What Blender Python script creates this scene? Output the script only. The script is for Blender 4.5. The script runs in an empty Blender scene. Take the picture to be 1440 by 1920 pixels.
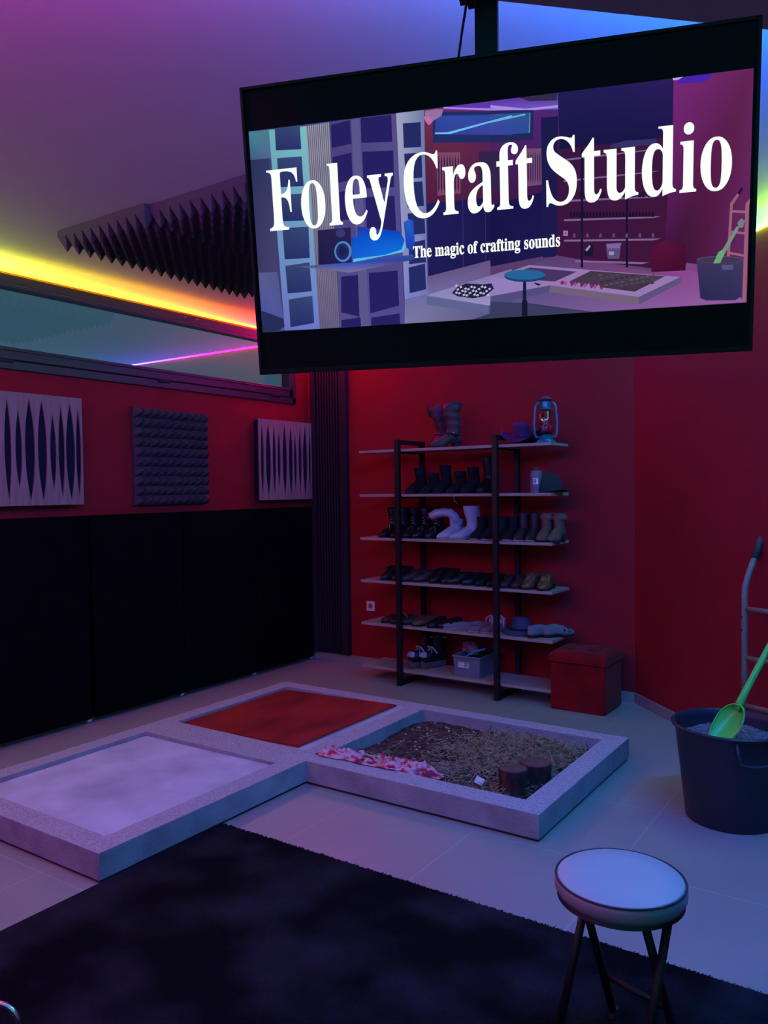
import bpy, bmesh, math, random
from mathutils import Vector, Matrix, noise

SC = bpy.context.scene
COL = SC.collection
PI = math.pi
rnd = random.Random(7)

# ------------------------------------------------------------------ camera
F_PX = 1501.99
yaw, pitch, roll = 0.596485, 0.0291424, -0.0126392
fw = Vector((-math.sin(yaw) * math.cos(pitch), math.cos(yaw) * math.cos(pitch), -math.sin(pitch)))
rt = Vector((math.cos(yaw), math.sin(yaw), 0))
up = rt.cross(fw)
r2 = rt * math.cos(roll) + up * math.sin(roll)
u2 = up * math.cos(roll) - rt * math.sin(roll)
cd = bpy.data.cameras.new('camera')
cd.sensor_fit = 'VERTICAL'
cd.sensor_height = 24.0
cd.lens = 24.0 * F_PX / 1920
cd.clip_start = 0.02
co = bpy.data.objects.new('camera', cd)
COL.objects.link(co)
m4 = Matrix((r2, u2, -fw)).transposed().to_4x4()
m4.translation = (0, 0, 1.55)
co.matrix_world = m4
SC.camera = co

# ------------------------------------------------------------------ exposure, world (dusk sky seen through the window)
SC.view_settings.view_transform = 'Standard'
SC.view_settings.look = 'None'
SC.view_settings.gamma = 1.0
SC.view_settings.use_curve_mapping = False
SC.view_settings.exposure = 0.0
SC.cycles.max_bounces = 7
SC.cycles.diffuse_bounces = 4
SC.cycles.glossy_bounces = 4
SC.cycles.transparent_max_bounces = 8
SC.cycles.sample_clamp_indirect = 3.0
SC.cycles.caustics_reflective = False
SC.cycles.caustics_refractive = False

W = bpy.data.worlds.new('dusk_sky')
SC.world = W
W.use_nodes = True
W.node_tree.nodes['Background'].inputs[0].default_value = (0.040, 0.110, 0.165, 1)
W.node_tree.nodes['Background'].inputs[1].default_value = 0.95

# rainbow led strips round the room; runs on the camera side are added
LED_POWER = 100.0
# each run: its two ends, then (metres along the run, colour) stops
LED_RUNS = {
    'left': [((-4.678, -1.97), (-4.678, 5.68)), [(0, (.5, .03, 3.3)), (1.2, (.5, .03, 2.0)), (2.4, (.7, .3, .6)), (3.6, (.9, 1.9, .02)), (4.6, (.19, .26, .0015)), (5.6, (.20, .12, .0015)), (6.6, (.24, .05, .0015)), (7.15, (.8, .02, .004)), (7.65, (4.2, 0, .9))], 1.0],
    'beam': [((.630, 3.310), (-4.665, -1.985)), [(0, (0, .8, 10.0)), (1, (0, 1.8, 11.0)), (2, (.15, .8, 3.0)), (3, (1.0, .1, 1.4)), (4.2, (2.7, 0, 1.8)), (5.6, (2.5, 0, 1.8)), (7.49, (1.4, 0, 1.4))], 1.0],
    'back': [((-4.678, 5.68), (-1.715, 5.68)), [(0, (4.0, 0, .8)), (.5, (1.8, 0, .5)), (1.2, (.6, .0, .7)), (2.0, (.15, .02, .6)), (2.96, (0, .08, 1.0))], 1.0],
    'slant': [((-1.715, 5.68), (.650, 3.315)), [(0, (0, .7, .6)), (.8, (.01, .7, .3)), (1.3, (.02, .40, .008)), (1.7, (.3, .7, .01)), (2.6, (.2, 1.0, .8)), (3.33, (0, .9, 2.2))], 1.0],
    'slant_near': [((1.50, 2.465), (2.46, 1.505)), [(0, (0, .02, .6)), (1.36, (0, .02, .6))], 1.0],  # added run out of view, gives blue light from the camera side
    'right': [((2.48, 1.46), (2.48, -2.4)), [(0, (0, .6, .4)), (1.95, (0, .3, .2)), (3.86, (.02, .05, .2))], 1.0],  # added run out of view, helps to light the floor
    'front': [((2.44, -2.48), (-4.66, -2.48)), [(0, (0, .8, 1.5)), (2.3, (.1, .6, .8)), (4.7, (.1, .3, .6)), (7.1, (.2, .4, 1.1))], 1.0],  # added run behind the camera, bluish fill light
}
# strips sit just under the ceiling
LED_Z = 2.918
CEIL = 3.0
BEAM_Z = 2.72


# ------------------------------------------------------------------ helpers
def link(o, parent=None):
    COL.objects.link(o)
    if parent is not None:
        o.parent = parent
    return o


def tag(o, label=None, cat=None, group=None, kind=None):
    if label: o['label'] = label
    if cat: o['category'] = cat
    if group: o['group'] = group
    if kind: o['kind'] = kind
    return o


def empty(name, loc=(0, 0, 0), rz=0.0, label=None, cat=None, group=None, rot=None):
    o = bpy.data.objects.new(name, None)
    o.empty_display_size = .05
    o.location = loc
    o.rotation_euler = rot if rot else (0, 0, rz)
    link(o)
    return tag(o, label, cat, group)


def copy_tree(o, parent=None):
    c = o.copy()
    link(c, parent)
    for ch in [k for k in COL.objects if k.parent == o]:
        copy_tree(ch, c)
    return c


class MB:
    def __init__(s):
        s.v = []; s.f = []

    def add(s, vs, fs):
        n = len(s.v)
        s.v += [tuple(p) for p in vs]
        s.f += [tuple(n + i for i in f) for f in fs]
        return s

    def box(s, x0, x1, y0, y1, z0, z1):
        return s.add([(x0, y0, z0), (x1, y0, z0), (x1, y1, z0), (x0, y1, z0), (x0, y0, z1), (x1, y0, z1), (x1, y1, z1), (x0, y1, z1)],
                     [(0, 3, 2, 1), (4, 5, 6, 7), (0, 1, 5, 4), (1, 2, 6, 5), (2, 3, 7, 6), (3, 0, 4, 7)])

    def rings(s, rs, closed=True, cap0=True, cap1=True):
        n = len(rs[0]); vs = []; fs = []
        for r in rs: vs += list(r)
        for i in range(len(rs) - 1):
            for j in range(n if closed else n - 1):
                k = (j + 1) % n
                fs.append((i * n + j, i * n + k, (i + 1) * n + k, (i + 1) * n + j))
        if cap0: fs.append(tuple(range(n - 1, -1, -1)))
        if cap1: fs.append(tuple((len(rs) - 1) * n + j for j in range(n)))
        return s.add(vs, fs)

    def lathe(s, prof, n=32, c=(0, 0), cap0=True, cap1=True):
        rs = []
        for r, z in prof:
            rs.append([(c[0] + r * math.cos(2 * PI * k / n), c[1] + r * math.sin(2 * PI * k / n), z) for k in range(n)])
        return s.rings(rs, True, cap0, cap1)

    def tube(s, pts, r, n=10, cap=True, closed=False):
        pts = [Vector(p) for p in pts]
        rr = r if isinstance(r, (list, tuple)) else [r] * len(pts)
        rs = []; N = len(pts); ref = None
        for i, p in enumerate(pts):
            if closed: d = pts[(i + 1) % N] - pts[i - 1]
            else: d = pts[min(i + 1, N - 1)] - pts[max(i - 1, 0)]
            d.normalize()
            if ref is None:
                ref = Vector((0, 0, 1)) if abs(d.z) < .9 else Vector((1, 0, 0))
            a = ref - d * ref.dot(d)
            if a.length < 1e-5: a = d.orthogonal()
            a.normalize(); b = d.cross(a); ref = a
            rs.append([tuple(p + a * (rr[i] * math.cos(2 * PI * k / n)) + b * (rr[i] * math.sin(2 * PI * k / n))) for k in range(n)])
        if closed:
            rs.append(rs[0])
            return s.rings(rs, True, False, False)
        return s.rings(rs, True, cap, cap)

    def build(s, name, mat, parent=None, smooth=False, bevel=0, loc=None, rz=0, auto=None, seg=2):
        me = bpy.data.meshes.new(name)
        me.from_pydata(s.v, [], s.f)
        me.validate()
        bm = bmesh.new(); bm.from_mesh(me)
        bmesh.ops.recalc_face_normals(bm, faces=bm.faces)
        bm.to_mesh(me); bm.free()
        for p in me.polygons: p.use_smooth = smooth or auto is not None
        if mat: me.materials.append(mat)
        if auto is not None:
            me.set_sharp_from_angle(angle=math.radians(auto))
        o = bpy.data.objects.new(name, me)
        if loc: o.location = loc
        if rz: o.rotation_euler = (0, 0, rz)
        link(o, parent)
        if bevel:
            md = o.modifiers.new('bevel', 'BEVEL'); md.width = bevel; md.segments = seg; md.limit_method = 'ANGLE'; md.angle_limit = .6
        return o


def prism(poly, z0, z1):
    mb = MB()
    return mb.rings([[(x, y, z0) for x, y in poly], [(x, y, z1) for x, y in poly]])


# ------------------------------------------------------------------ materials
def nd(nt, t, **kw):
    n = nt.nodes.new(t)
    for k, v in kw.items(): setattr(n, k, v)
    return n


def mat(name, col, rough=.6, metal=0.0, col2=None, scale=8, bump=0, bscale=60, spec=.5, detail=4, coat=0, stretch=None, ramp=(.35, .65), sheen=0):
    m = bpy.data.materials.new(name); m.use_nodes = True
    nt = m.node_tree; b = nt.nodes['Principled BSDF']
    b.inputs['Base Color'].default_value = (*col, 1)
    b.inputs['Roughness'].default_value = rough
    b.inputs['Metallic'].default_value = metal
    b.inputs['Specular IOR Level'].default_value = spec
    b.inputs['Coat Weight'].default_value = coat
    b.inputs['Sheen Weight'].default_value = sheen
    tc = nd(nt, 'ShaderNodeTexCoord')
    vec = tc.outputs['Object']
    if stretch:
        mp = nd(nt, 'ShaderNodeMapping'); mp.inputs['Scale'].default_value = stretch
        nt.links.new(vec, mp.inputs[0]); vec = mp.outputs[0]
    if col2 is not None:
        nz = nd(nt, 'ShaderNodeTexNoise'); nz.inputs['Scale'].default_value = scale; nz.inputs['Detail'].default_value = detail
        nt.links.new(vec, nz.inputs[0])
        cr = nd(nt, 'ShaderNodeValToRGB')
        cr.color_ramp.elements[0].position = ramp[0]; cr.color_ramp.elements[1].position = ramp[1]
        cr.color_ramp.elements[0].color = (*col, 1); cr.color_ramp.elements[1].color = (*col2, 1)
        nt.links.new(nz.outputs[0], cr.inputs[0]); nt.links.new(cr.outputs[0], b.inputs['Base Color'])
    if bump:
        n2 = nd(nt, 'ShaderNodeTexNoise'); n2.inputs['Scale'].default_value = bscale; n2.inputs['Detail'].default_value = 3
        nt.links.new(vec, n2.inputs[0])
        bp = nd(nt, 'ShaderNodeBump'); bp.inputs['Strength'].default_value = bump; bp.inputs['Distance'].default_value = .01
        nt.links.new(n2.outputs[0], bp.inputs['Height']); nt.links.new(bp.outputs[0], b.inputs['Normal'])
    return m


M = {}
M['red_wall'] = mat('red_wall_paint', (.235, .0030, .010), .75, bump=.12, bscale=220, spec=.25, col2=(.215, .0026, .009), scale=3)
M['white_wall'] = mat('white_wall_paint', (.72, .72, .72), .8, bump=.1, bscale=200)
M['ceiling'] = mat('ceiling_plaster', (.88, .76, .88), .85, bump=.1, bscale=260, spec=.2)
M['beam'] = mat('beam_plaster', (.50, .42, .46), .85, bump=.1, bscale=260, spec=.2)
M['slats'] = mat('dark_slats', (.014, .013, .020), .6, spec=.15)
M['felt'] = mat('dark_felt', (.010, .013, .026), .95, spec=.05)
M['black_fabric'] = mat('black_panel_fabric', (.0018, .002, .0028), 1.0, spec=.03, bump=.2, bscale=400)
M['foam_ceiling'] = mat('grey_foam', (.060, .075, .080), .95, spec=.04)
M['foam'] = mat('charcoal_foam', (.048, .048, .060), .95, spec=.06, bump=.25, bscale=300)
M['wood_pale'] = mat('pale_wood', (.27, .215, .20), .6, col2=(.20, .155, .14), scale=6, stretch=(6, 6, .5), bump=.1, bscale=60)
M['shelf_wood'] = mat('shelf_board_wood', (.36, .29, .27), .55, col2=(.29, .225, .205), scale=9, stretch=(.6, 8, 8), bump=.05, bscale=50)
M['black_metal'] = mat('black_powder_metal', (.005, .005, .007), .5, spec=.25)
M['frame_dark'] = mat('window_frame_anthracite', (.028, .025, .032), .4, spec=.35)
M['skirting'] = mat('skirting_tile', (.28, .27, .27), .4, col2=(.23, .22, .22), scale=5)
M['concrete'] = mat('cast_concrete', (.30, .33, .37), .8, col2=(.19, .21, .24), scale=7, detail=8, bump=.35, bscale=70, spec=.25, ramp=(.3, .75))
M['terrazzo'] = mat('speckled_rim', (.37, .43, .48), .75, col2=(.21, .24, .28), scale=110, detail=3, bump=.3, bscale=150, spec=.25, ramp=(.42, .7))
M['screed'] = mat('pale_screed', (.50, .62, .74), .8, col2=(.30, .36, .46), scale=3.6, detail=9, bump=.15, bscale=40, spec=.25, ramp=(.3, .72))
M['board'] = mat('red_stained_board', (.30, .024, .013), .5, col2=(.085, .006, .006), scale=4.5, detail=10, stretch=(1, .4, 1), bump=.1, bscale=40, spec=.4, ramp=(.3, .7))
M['board_edge'] = mat('board_edge', (.45, .38, .30), .7)
M['soil'] = mat('dark_soil', (.030, .022, .018), .95, col2=(.12, .095, .08), scale=38, detail=8, bump=1.0, bscale=90, spec=.15, ramp=(.45, .75))
M['sand'] = mat('pale_ash', (.24, .22, .23), .95, bump=.6, bscale=200, spec=.1)
M['straw'] = mat('dry_straw', (.42, .34, .19), .8, col2=(.045, .036, .024), scale=34, spec=.2)
M['pebble'] = mat('pale_pebble', (.45, .42, .38), .7, col2=(.20, .18, .16), scale=18)
M['bark'] = mat('log_bark', (.075, .045, .038), .9, col2=(.016, .011, .011), scale=16, stretch=(1, 1, .3), bump=1.0, bscale=60, spec=.15)
M['log_end'] = mat('cut_log_end', (.10, .055, .045), .85, col2=(.06, .032, .026), scale=30, bump=.4, bscale=80)
M['rug'] = mat('black_rug_pile', (.0022, .0030, .0045), 1.0, col2=(.024, .029, .038), scale=3.2, detail=7, bump=.8, bscale=260, spec=.05, ramp=(.44, .85), sheen=0)
M['bucket'] = mat('dark_grey_plastic', (.012, .016, .030), .45, spec=.3, bump=.03, bscale=20)
M['gravel'] = mat('grey_gravel', (.11, .11, .12), .7, col2=(.24, .24, .26), scale=60, bump=.8, bscale=140, ramp=(.4, .7))
M['green'] = mat('green_plastic', (.07, .52, .06), .35, spec=.5)
M['cream'] = mat('cream_painted_tube', (.17, .165, .12), .5, col2=(.13, .125, .09), scale=12)
M['rubber'] = mat('black_rubber', (.012, .012, .015), .7)
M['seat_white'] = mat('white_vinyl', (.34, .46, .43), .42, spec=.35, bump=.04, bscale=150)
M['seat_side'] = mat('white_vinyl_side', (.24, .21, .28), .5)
M['velvet'] = mat('red_velvet', (.22, .003, .006), .85, col2=(.13, .002, .004), scale=7, spec=.08, sheen=.06, bump=.2, bscale=200)
M['chrome'] = mat('chrome', (.75, .75, .77), .25, 1.0)
M['plastic_white'] = mat('white_plastic', (.78, .76, .78), .4)
M['crate'] = mat('grey_blue_crate', (.15, .16, .22), .5)
M['paper'] = mat('paper_label', (.75, .74, .78), .7)
M['ink'] = mat('black_ink', (.02, .02, .025), .8)
M['tv_black'] = mat('tv_gloss_black', (.003, .003, .004), .5, spec=.06)
M['tv_shell'] = mat('tv_black_shell', (.006, .006, .008), .5, spec=.12)
M['blue_metal'] = mat('blue_enamel', (.006, .17, .25), .3, metal=.2, spec=.6)
M['leaf'] = mat('dark_green_leaf', (.04, .11, .05), .6)
for nm, c, r in [('leather_black', (.006, .006, .008), .45), ('suede_black', (.008, .008, .011), .85), ('leather_brown', (.12, .045, .022), .4),
                 ('leather_darkbrown', (.035, .018, .018), .55), ('suede_tan', (.12, .07, .05), .85), ('suede_taupe', (.12, .085, .08), .85),
                 ('white_leather', (.40, .37, .48), .5), ('grey_fabric', (.17, .175, .21), .8), ('pink_suede', (.22, .11, .14), .75), ('sole_black', (.010, .010, .012), .7),
                 ('sole_pale', (.33, .29, .25), .8), ('insole_pale', (.36, .33, .42), .8), ('blue_plastic', (.02, .28, .75), .4), ('cap_navy', (.014, .026, .034), .9),
                 ('hat_purple', (.060, .018, .075), .85), ('hat_blue', (.035, .055, .10), .9), ('cowboy', (.060, .026, .036), .5), ('tin', (.17, .13, .22), .4), ('wood_brown', (.12, .06, .035), .7)]:
    M[nm] = mat(nm, c, r, bump=.15, bscale=120, spec=.4 if 'leather' in nm else .2)

# floor tiles
fm = mat('floor_tile', (.46, .435, .42), .36, spec=.45)
nt = fm.node_tree; bs = nt.nodes['Principled BSDF']
tc = nd(nt, 'ShaderNodeTexCoord'); sx = nd(nt, 'ShaderNodeSeparateXYZ'); nt.links.new(tc.outputs['Object'], sx.inputs[0])


def seam(out, off):
    a = nd(nt, 'ShaderNodeMath', operation='ADD'); a.inputs[1].default_value = off; nt.links.new(out, a.inputs[0])
    p = nd(nt, 'ShaderNodeMath', operation='PINGPONG'); p.inputs[1].default_value = .325; nt.links.new(a.outputs[0], p.inputs[0])
    l = nd(nt, 'ShaderNodeMath', operation='LESS_THAN'); l.inputs[1].default_value = .0022; nt.links.new(p.outputs[0], l.inputs[0])
    return l.outputs[0]


mx = nd(nt, 'ShaderNodeMath', operation='MAXIMUM')
nt.links.new(seam(sx.outputs[0], 1.04 + 6.5), mx.inputs[0]); nt.links.new(seam(sx.outputs[1], 6.5 - 5.125), mx.inputs[1])
nz = nd(nt, 'ShaderNodeTexNoise'); nz.inputs['Scale'].default_value = 2.2; nz.inputs['Detail'].default_value = 6
nt.links.new(tc.outputs['Object'], nz.inputs[0])
cr = nd(nt, 'ShaderNodeValToRGB'); cr.color_ramp.elements[0].color = (.232, .272, .245, 1); cr.color_ramp.elements[1].color = (.275, .318, .29, 1)
cr.color_ramp.elements[0].position = .3; cr.color_ramp.elements[1].position = .7
nt.links.new(nz.outputs[0], cr.inputs[0])
mc = nd(nt, 'ShaderNodeMix', data_type='RGBA'); nt.links.new(mx.outputs[0], mc.inputs[0]); nt.links.new(cr.outputs[0], mc.inputs[6]); mc.inputs[7].default_value = (.42, .40, .38, 1)
nt.links.new(mc.outputs[2], bs.inputs['Base Color'])
M['floor'] = fm

# window glass: mostly clear, with a firm reflection
gm = bpy.data.materials.new('window_glass'); gm.use_nodes = True; nt = gm.node_tree; nt.nodes.clear()
ou = nd(nt, 'ShaderNodeOutputMaterial'); tr = nd(nt, 'ShaderNodeBsdfTransparent'); gl = nd(nt, 'ShaderNodeBsdfGlossy'); ms = nd(nt, 'ShaderNodeMixShader')
gl.inputs['Roughness'].default_value = .0; gl.inputs['Color'].default_value = (.9, .9, 1, 1); ms.inputs[0].default_value = .13
nt.links.new(tr.outputs[0], ms.inputs[1]); nt.links.new(gl.outputs[0], ms.inputs[2]); nt.links.new(ms.outputs[0], ou.inputs[0])
M['glass'] = gm
lg = bpy.data.materials.new('lantern_glass'); lg.use_nodes = True; nt = lg.node_tree; nt.nodes.clear()
ou = nd(nt, 'ShaderNodeOutputMaterial'); tr = nd(nt, 'ShaderNodeBsdfTransparent'); gl = nd(nt, 'ShaderNodeBsdfGlossy'); ms = nd(nt, 'ShaderNodeMixShader')
tr.inputs[0].default_value = (.9, .85, .88, 1)
gl.inputs['Roughness'].default_value = .03; ms.inputs[0].default_value = .14
nt.links.new(tr.outputs[0], ms.inputs[1]); nt.links.new(gl.outputs[0], ms.inputs[2]); nt.links.new(ms.outputs[0], ou.inputs[0])
M['lantern_glass'] = lg


def emis(name, strength, attr=True, col=(1, 1, 1)):
    m = bpy.data.materials.new(name); m.use_nodes = True; nt = m.node_tree; nt.nodes.clear()
    ou = nd(nt, 'ShaderNodeOutputMaterial'); e = nd(nt, 'ShaderNodeEmission'); e.inputs[1].default_value = strength
    if attr:
        a = nd(nt, 'ShaderNodeAttribute'); a.attribute_name = 'Col'; nt.links.new(a.outputs['Color'], e.inputs[0])
    else: e.inputs[0].default_value = (*col, 1)
    nt.links.new(e.outputs[0], ou.inputs[0])
    return m


# cloth with a red flower print
cm = mat('printed_cloth', (.75, .62, .70), .85, spec=.15)
nt = cm.node_tree; bs = nt.nodes['Principled BSDF']; tc = nd(nt, 'ShaderNodeTexCoord')
nz = nd(nt, 'ShaderNodeTexNoise'); nz.inputs['Scale'].default_value = 15; nz.inputs['Detail'].default_value = 3; nt.links.new(tc.outputs['Object'], nz.inputs[0])
cr = nd(nt, 'ShaderNodeValToRGB'); cr.color_ramp.interpolation = 'LINEAR'
e = cr.color_ramp.elements; e[0].position = .36; e[0].color = (.10, .03, .05, 1); e[1].position = .43; e[1].color = (.55, .02, .06, 1)
x = e.new(.50); x.color = (.58, .36, .46, 1); x = e.new(.60); x.color = (.62, .46, .54, 1); x = e.new(.66); x.color = (.62, .03, .08, 1)
nt.links.new(nz.outputs[0], cr.inputs[0]); nt.links.new(cr.outputs[0], bs.inputs['Base Color'])
M['cloth'] = cm


def lin(c): return tuple((v / 255 / 12.92) if v / 255 <= .04045 else ((v / 255 + .055) / 1.055) ** 2.4 for v in c)


# ------------------------------------------------------------------ room shell
ROOM = [(-4.70, -2.5), (2.5, -2.5), (2.5, 1.48), (-1.72, 5.70), (-4.70, 5.70)]


def struct(name, mb, m, **kw): return tag(mb.build(name, m, **kw), kind='structure')


OUT = [(-4.9, -2.7), (2.7, -2.7), (2.7, 1.60), (-1.60, 5.9), (-4.9, 5.9)]
struct('floor', prism(OUT, -.15, 0), M['floor'])
struct('ceiling', prism(OUT, CEIL, CEIL + .15), M['ceiling'])
# left wall with the window opening
WY0, WY1, WZ0, WZ1 = 1.50, 5.52, 2.315, 2.900
wl = MB()
wl.box(-4.85, -4.70, -2.5, 5.85, 0, WZ0)
wl.box(-4.85, -4.70, -2.5, 5.85, WZ1, CEIL)
wl.box(-4.85, -4.70, -2.5, WY0, WZ0, WZ1)
wl.box(-4.85, -4.70, WY1, 5.85, WZ0, WZ1)
struct('wall_left', wl, M['red_wall'])
struct('wall_back', MB().box(-4.70, -1.64, 5.70, 5.85, 0, CEIL), M['red_wall'])


def wall_seg(a, b, th, z0, z1):
    a = Vector(a); b = Vector(b); d = (b - a).normalized(); n = Vector((d.y, -d.x)) * -th
    return prism([tuple(a), tuple(b), tuple(b + n), tuple(a + n)], z0, z1)


struct('wall_slanted', wall_seg((-1.72, 5.70), (2.5, 1.48), .15, 0, CEIL), M['red_wall'])
struct('wall_right', MB().box(2.5, 2.65, -2.5, 1.5, 0, CEIL), M['white_wall'])
struct('wall_front', MB().box(-4.85, 2.65, -2.65, -2.5, 0, CEIL), M['white_wall'])
struct('baseboard_back', MB().box(-4.69, -1.724, 5.688, 5.70, 0, .072), M['skirting'], bevel=.002)
sk = prism([(-1.724, 5.688), (2.49, 1.474), (2.498, 1.482), (-1.72, 5.70)], 0, .072)
struct('baseboard_slanted', sk, M['skirting'], bevel=.002)
struct('baseboard_left', MB().box(-4.70, -4.688, -2.5, 5.69, 0, .072), M['skirting'], bevel=.002)
# white plaster above the strips, made concave so their glow blends into the ceiling


def cove(pts, name):
    prof = [(0.0, 2.912)] + [(.088 * (1 - math.cos(t * PI / 16)), 2.912 + .087 * math.sin(t * PI / 16)) for t in range(1, 9)] + [(.092, CEIL + .002), (-.002, CEIL + .002), (-.002, 2.912)]
    rs = []
    for i, p in enumerate(pts):
        p = Vector(p); ds = []
        if i > 0: ds.append((p - Vector(pts[i - 1])).normalized())
        if i < len(pts) - 1: ds.append((Vector(pts[i + 1]) - p).normalized())
        ns = [Vector((d.y, -d.x)) for d in ds]
        n = ns[0] if len(ns) == 1 else (ns[0] + ns[1]) / (1 + ns[0].dot(ns[1]))
        rs.append([(p.x + n.x * o_, p.y + n.y * o_, z_) for o_, z_ in prof])
    return struct(name, MB().rings(rs), M['ceiling'], auto=30)


cove([(-4.70, -2.04), (-4.70, 5.70), (-1.72, 5.70), (.66, 3.32)], 'trim_2')
# lowered beam that carries the screen; its far face runs square to the slanted wall

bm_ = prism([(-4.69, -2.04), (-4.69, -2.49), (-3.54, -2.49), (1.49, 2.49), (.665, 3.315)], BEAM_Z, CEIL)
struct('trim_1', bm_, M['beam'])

# ------------------------------------------------------------------ window
win = tag(empty('window_1', (-4.70, 0, 0)), kind='structure')
fr = MB()
fr.box(-.06, .018, WY0, WY1, WZ0, WZ0 + .055)
fr.box(-.06, .018, WY0, WY1, WZ1 - .062, WZ1)
fr.box(-.06, .018, WY1 - .05, WY1, WZ0, WZ1)
fr.box(-.06, .018, WY0, WY0 + .05, WZ0, WZ1)
tag(fr.build('window_frame', M['frame_dark'], win, bevel=.004), kind='structure')
sh = MB()
a0, a1, b0, b1 = WY0 + .052, WY1 - .052, WZ0 + .06, WZ1 - .064
sh.box(-.045, .028, a0, a1, b0, b0 + .075)
sh.box(-.045, .028, a0, a1, b1 - .025, b1)
sh.box(-.045, .028, a1 - .045, a1, b0, b1)
sh.box(-.045, .028, a0, a0 + .045, b0, b1)
sh.box(.028, .036, a0 + .02, a1 - .02, b0 + .052, b0 + .060)
tag(sh.build('window_sash', M['frame_dark'], win, bevel=.003), kind='structure')
tag(MB().box(-.012, -.006, a0 + .04, a1 - .04, b0 + .07, b1 - .02).build('window_pane', M['glass'], win), kind='structure')
for yy in (2.78, 4.02, 5.25):
    tag(MB().box(.018, .030, yy - .055, yy + .055, WZ0 + .040, WZ0 + .060).build('vent_cap', M['black_metal'], win, bevel=.003), kind='structure')


# ------------------------------------------------------------------ led strips
def led(name, key, label):
    (a, b), stops, gain = LED_RUNS[key]
    a = Vector((*a, LED_Z)); b = Vector((*b, LED_Z)); L = (b - a).length; n = max(2, int(L / .12))
    root = empty(name, a, 0, label, 'led strip')
    d = (b - a)
    side = Vector((-d.y, d.x, 0)).normalized()
    mb = MB(); K = 8
    pts = [d * (i / n) for i in range(n + 1)]
    mb.tube(pts, .0065, n=K)
    o = mb.build('light_strip', emis('led_' + key, LED_POWER * gain), root, smooth=True)
    ca = o.data.color_attributes.new('Col', 'FLOAT_COLOR', 'POINT')
    dn = d.normalized()
    for i, v in enumerate(o.data.vertices):
        s = max(0, min(L, Vector(v.co).dot(dn)))
        for j in range(len(stops) - 1):
            if s <= stops[j + 1][0] or j == len(stops) - 2:
                t = (s - stops[j][0]) / (stops[j + 1][0] - stops[j][0]); t = max(0, min(1, t))
                c = [stops[j][1][k] * (1 - t) + stops[j + 1][1][k] * t for k in range(3)]
                break
        ca.data[i].color = (*c, 1)
    # aluminium channel behind the strip
    return root


led('led_strip', 'left', 'glowing yellow to orange led strip along the top of the window wall')
led('led_strip', 'back', 'magenta to violet led strip above the shoe shelf wall')
led('led_strip', 'slant', 'green led strip on the slanted red wall right of the screen')
led('led_strip', 'beam', 'blue to magenta led strip along the far face of the beam above the television')
led('led_strip', 'slant_near', 'added unseen blue led strip on the slanted wall on the camera side of the beam')
led('led_strip', 'right', 'added unseen blue led strip along the white wall right of the camera')
led('led_strip', 'front', 'added unseen blue and violet led strip along the white wall behind the camera')
for yy in (4.24, 4.36):
    g = empty('cable_clip', (-4.70, yy, 2.885), 0, 'tiny clear cable clip just under the yellow led strip, %s of the two' % ('left' if yy < 4.3 else 'right'), 'clip')
    MB().box(0, .012, -.006, .006, -.018, .012).build('clip_body', M['plastic_white'], g, bevel=.002)
    MB().lathe([(.001, -.028), (.007, -.022), (.007, -.012), (.003, -.006)], 10, (.016, 0)).build('clip_bulb', M['lantern_glass'], g, smooth=True)
# ------------------------------------------------------------------ left wall: lower fabric panels
edges = [(1.74, 2.505), (2.525, 3.305), (3.335, 4.118), (4.132, 4.905), (4.918, 5.655)]
lab = ['black fabric wall panel beyond the left edge of the photo', 'black fabric wall panel at the far left under the striped wooden panel', 'black fabric wall panel second from the left under the foam tile',
       'black fabric wall panel third from the left beneath the window', 'black fabric wall panel beside the slatted corner panel']
for (y0, y1), l in zip(edges, lab):
    g = empty('acoustic_panel', (-4.70, (y0 + y1) / 2, 0), 0, l, 'acoustic panel', 'tall black fabric panels along the window wall')
    h = (y1 - y0) / 2
    MB().box(.012, .072, -h, h, .03, 1.395).build('fabric_face', M['black_fabric'], g, bevel=.008)
    MB().box(.002, .012, -h + .05, h - .05, .08, 1.35).build('backing_board', M['felt'], g)
    MB().box(.02, .045, h - .02, h + .012, .006, .03).build('floor_clip', M['plastic_white'], g, bevel=.002)


# ------------------------------------------------------------------ wooden slotted diffusers
def slotted(y0, y1, z0, z1, slots, label):
    g = empty('wooden_diffuser', (-4.70, (y0 + y1) / 2, (z0 + z1) / 2), 0, label, 'acoustic panel', 'slotted wooden panels on the red wall')
    yc, zc = (y0 + y1) / 2, (z0 + z1) / 2
    N = 44
    zs = [z0 + (z1 - z0) * i / N for i in range(N + 1)]

    def hw(s, z):
        c, a, b, w = s
        if z <= a or z >= b: return 0
        t = (z - a) / (b - a) * 2 - 1
        return w * .64 * (1 - abs(t) ** 2.2)
    mb = MB()
    ss = sorted(slots)
    for i in range(len(ss) + 1):
        Ls = [y0 if i == 0 else ss[i - 1][0] + hw(ss[i - 1], z) for z in zs]
        Rs = [y1 if i == len(ss) else ss[i][0] - hw(ss[i], z) for z in zs]
        rs = [[(.075, l - yc, z - zc), (.075, r - yc, z - zc), (.066, r - yc, z - zc), (.066, l - yc, z - zc)] for l, r, z in zip(Ls, Rs, zs)]
        mb.rings(rs)
    mb.build('slotted_board', M['wood_pale'], g)
    MB().box(.012, .0655, y0 - yc + .008, y1 - yc - .008, z0 - zc + .008, z1 - zc - .008).build('felt_backing', M['felt'], g)
    return g


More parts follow.
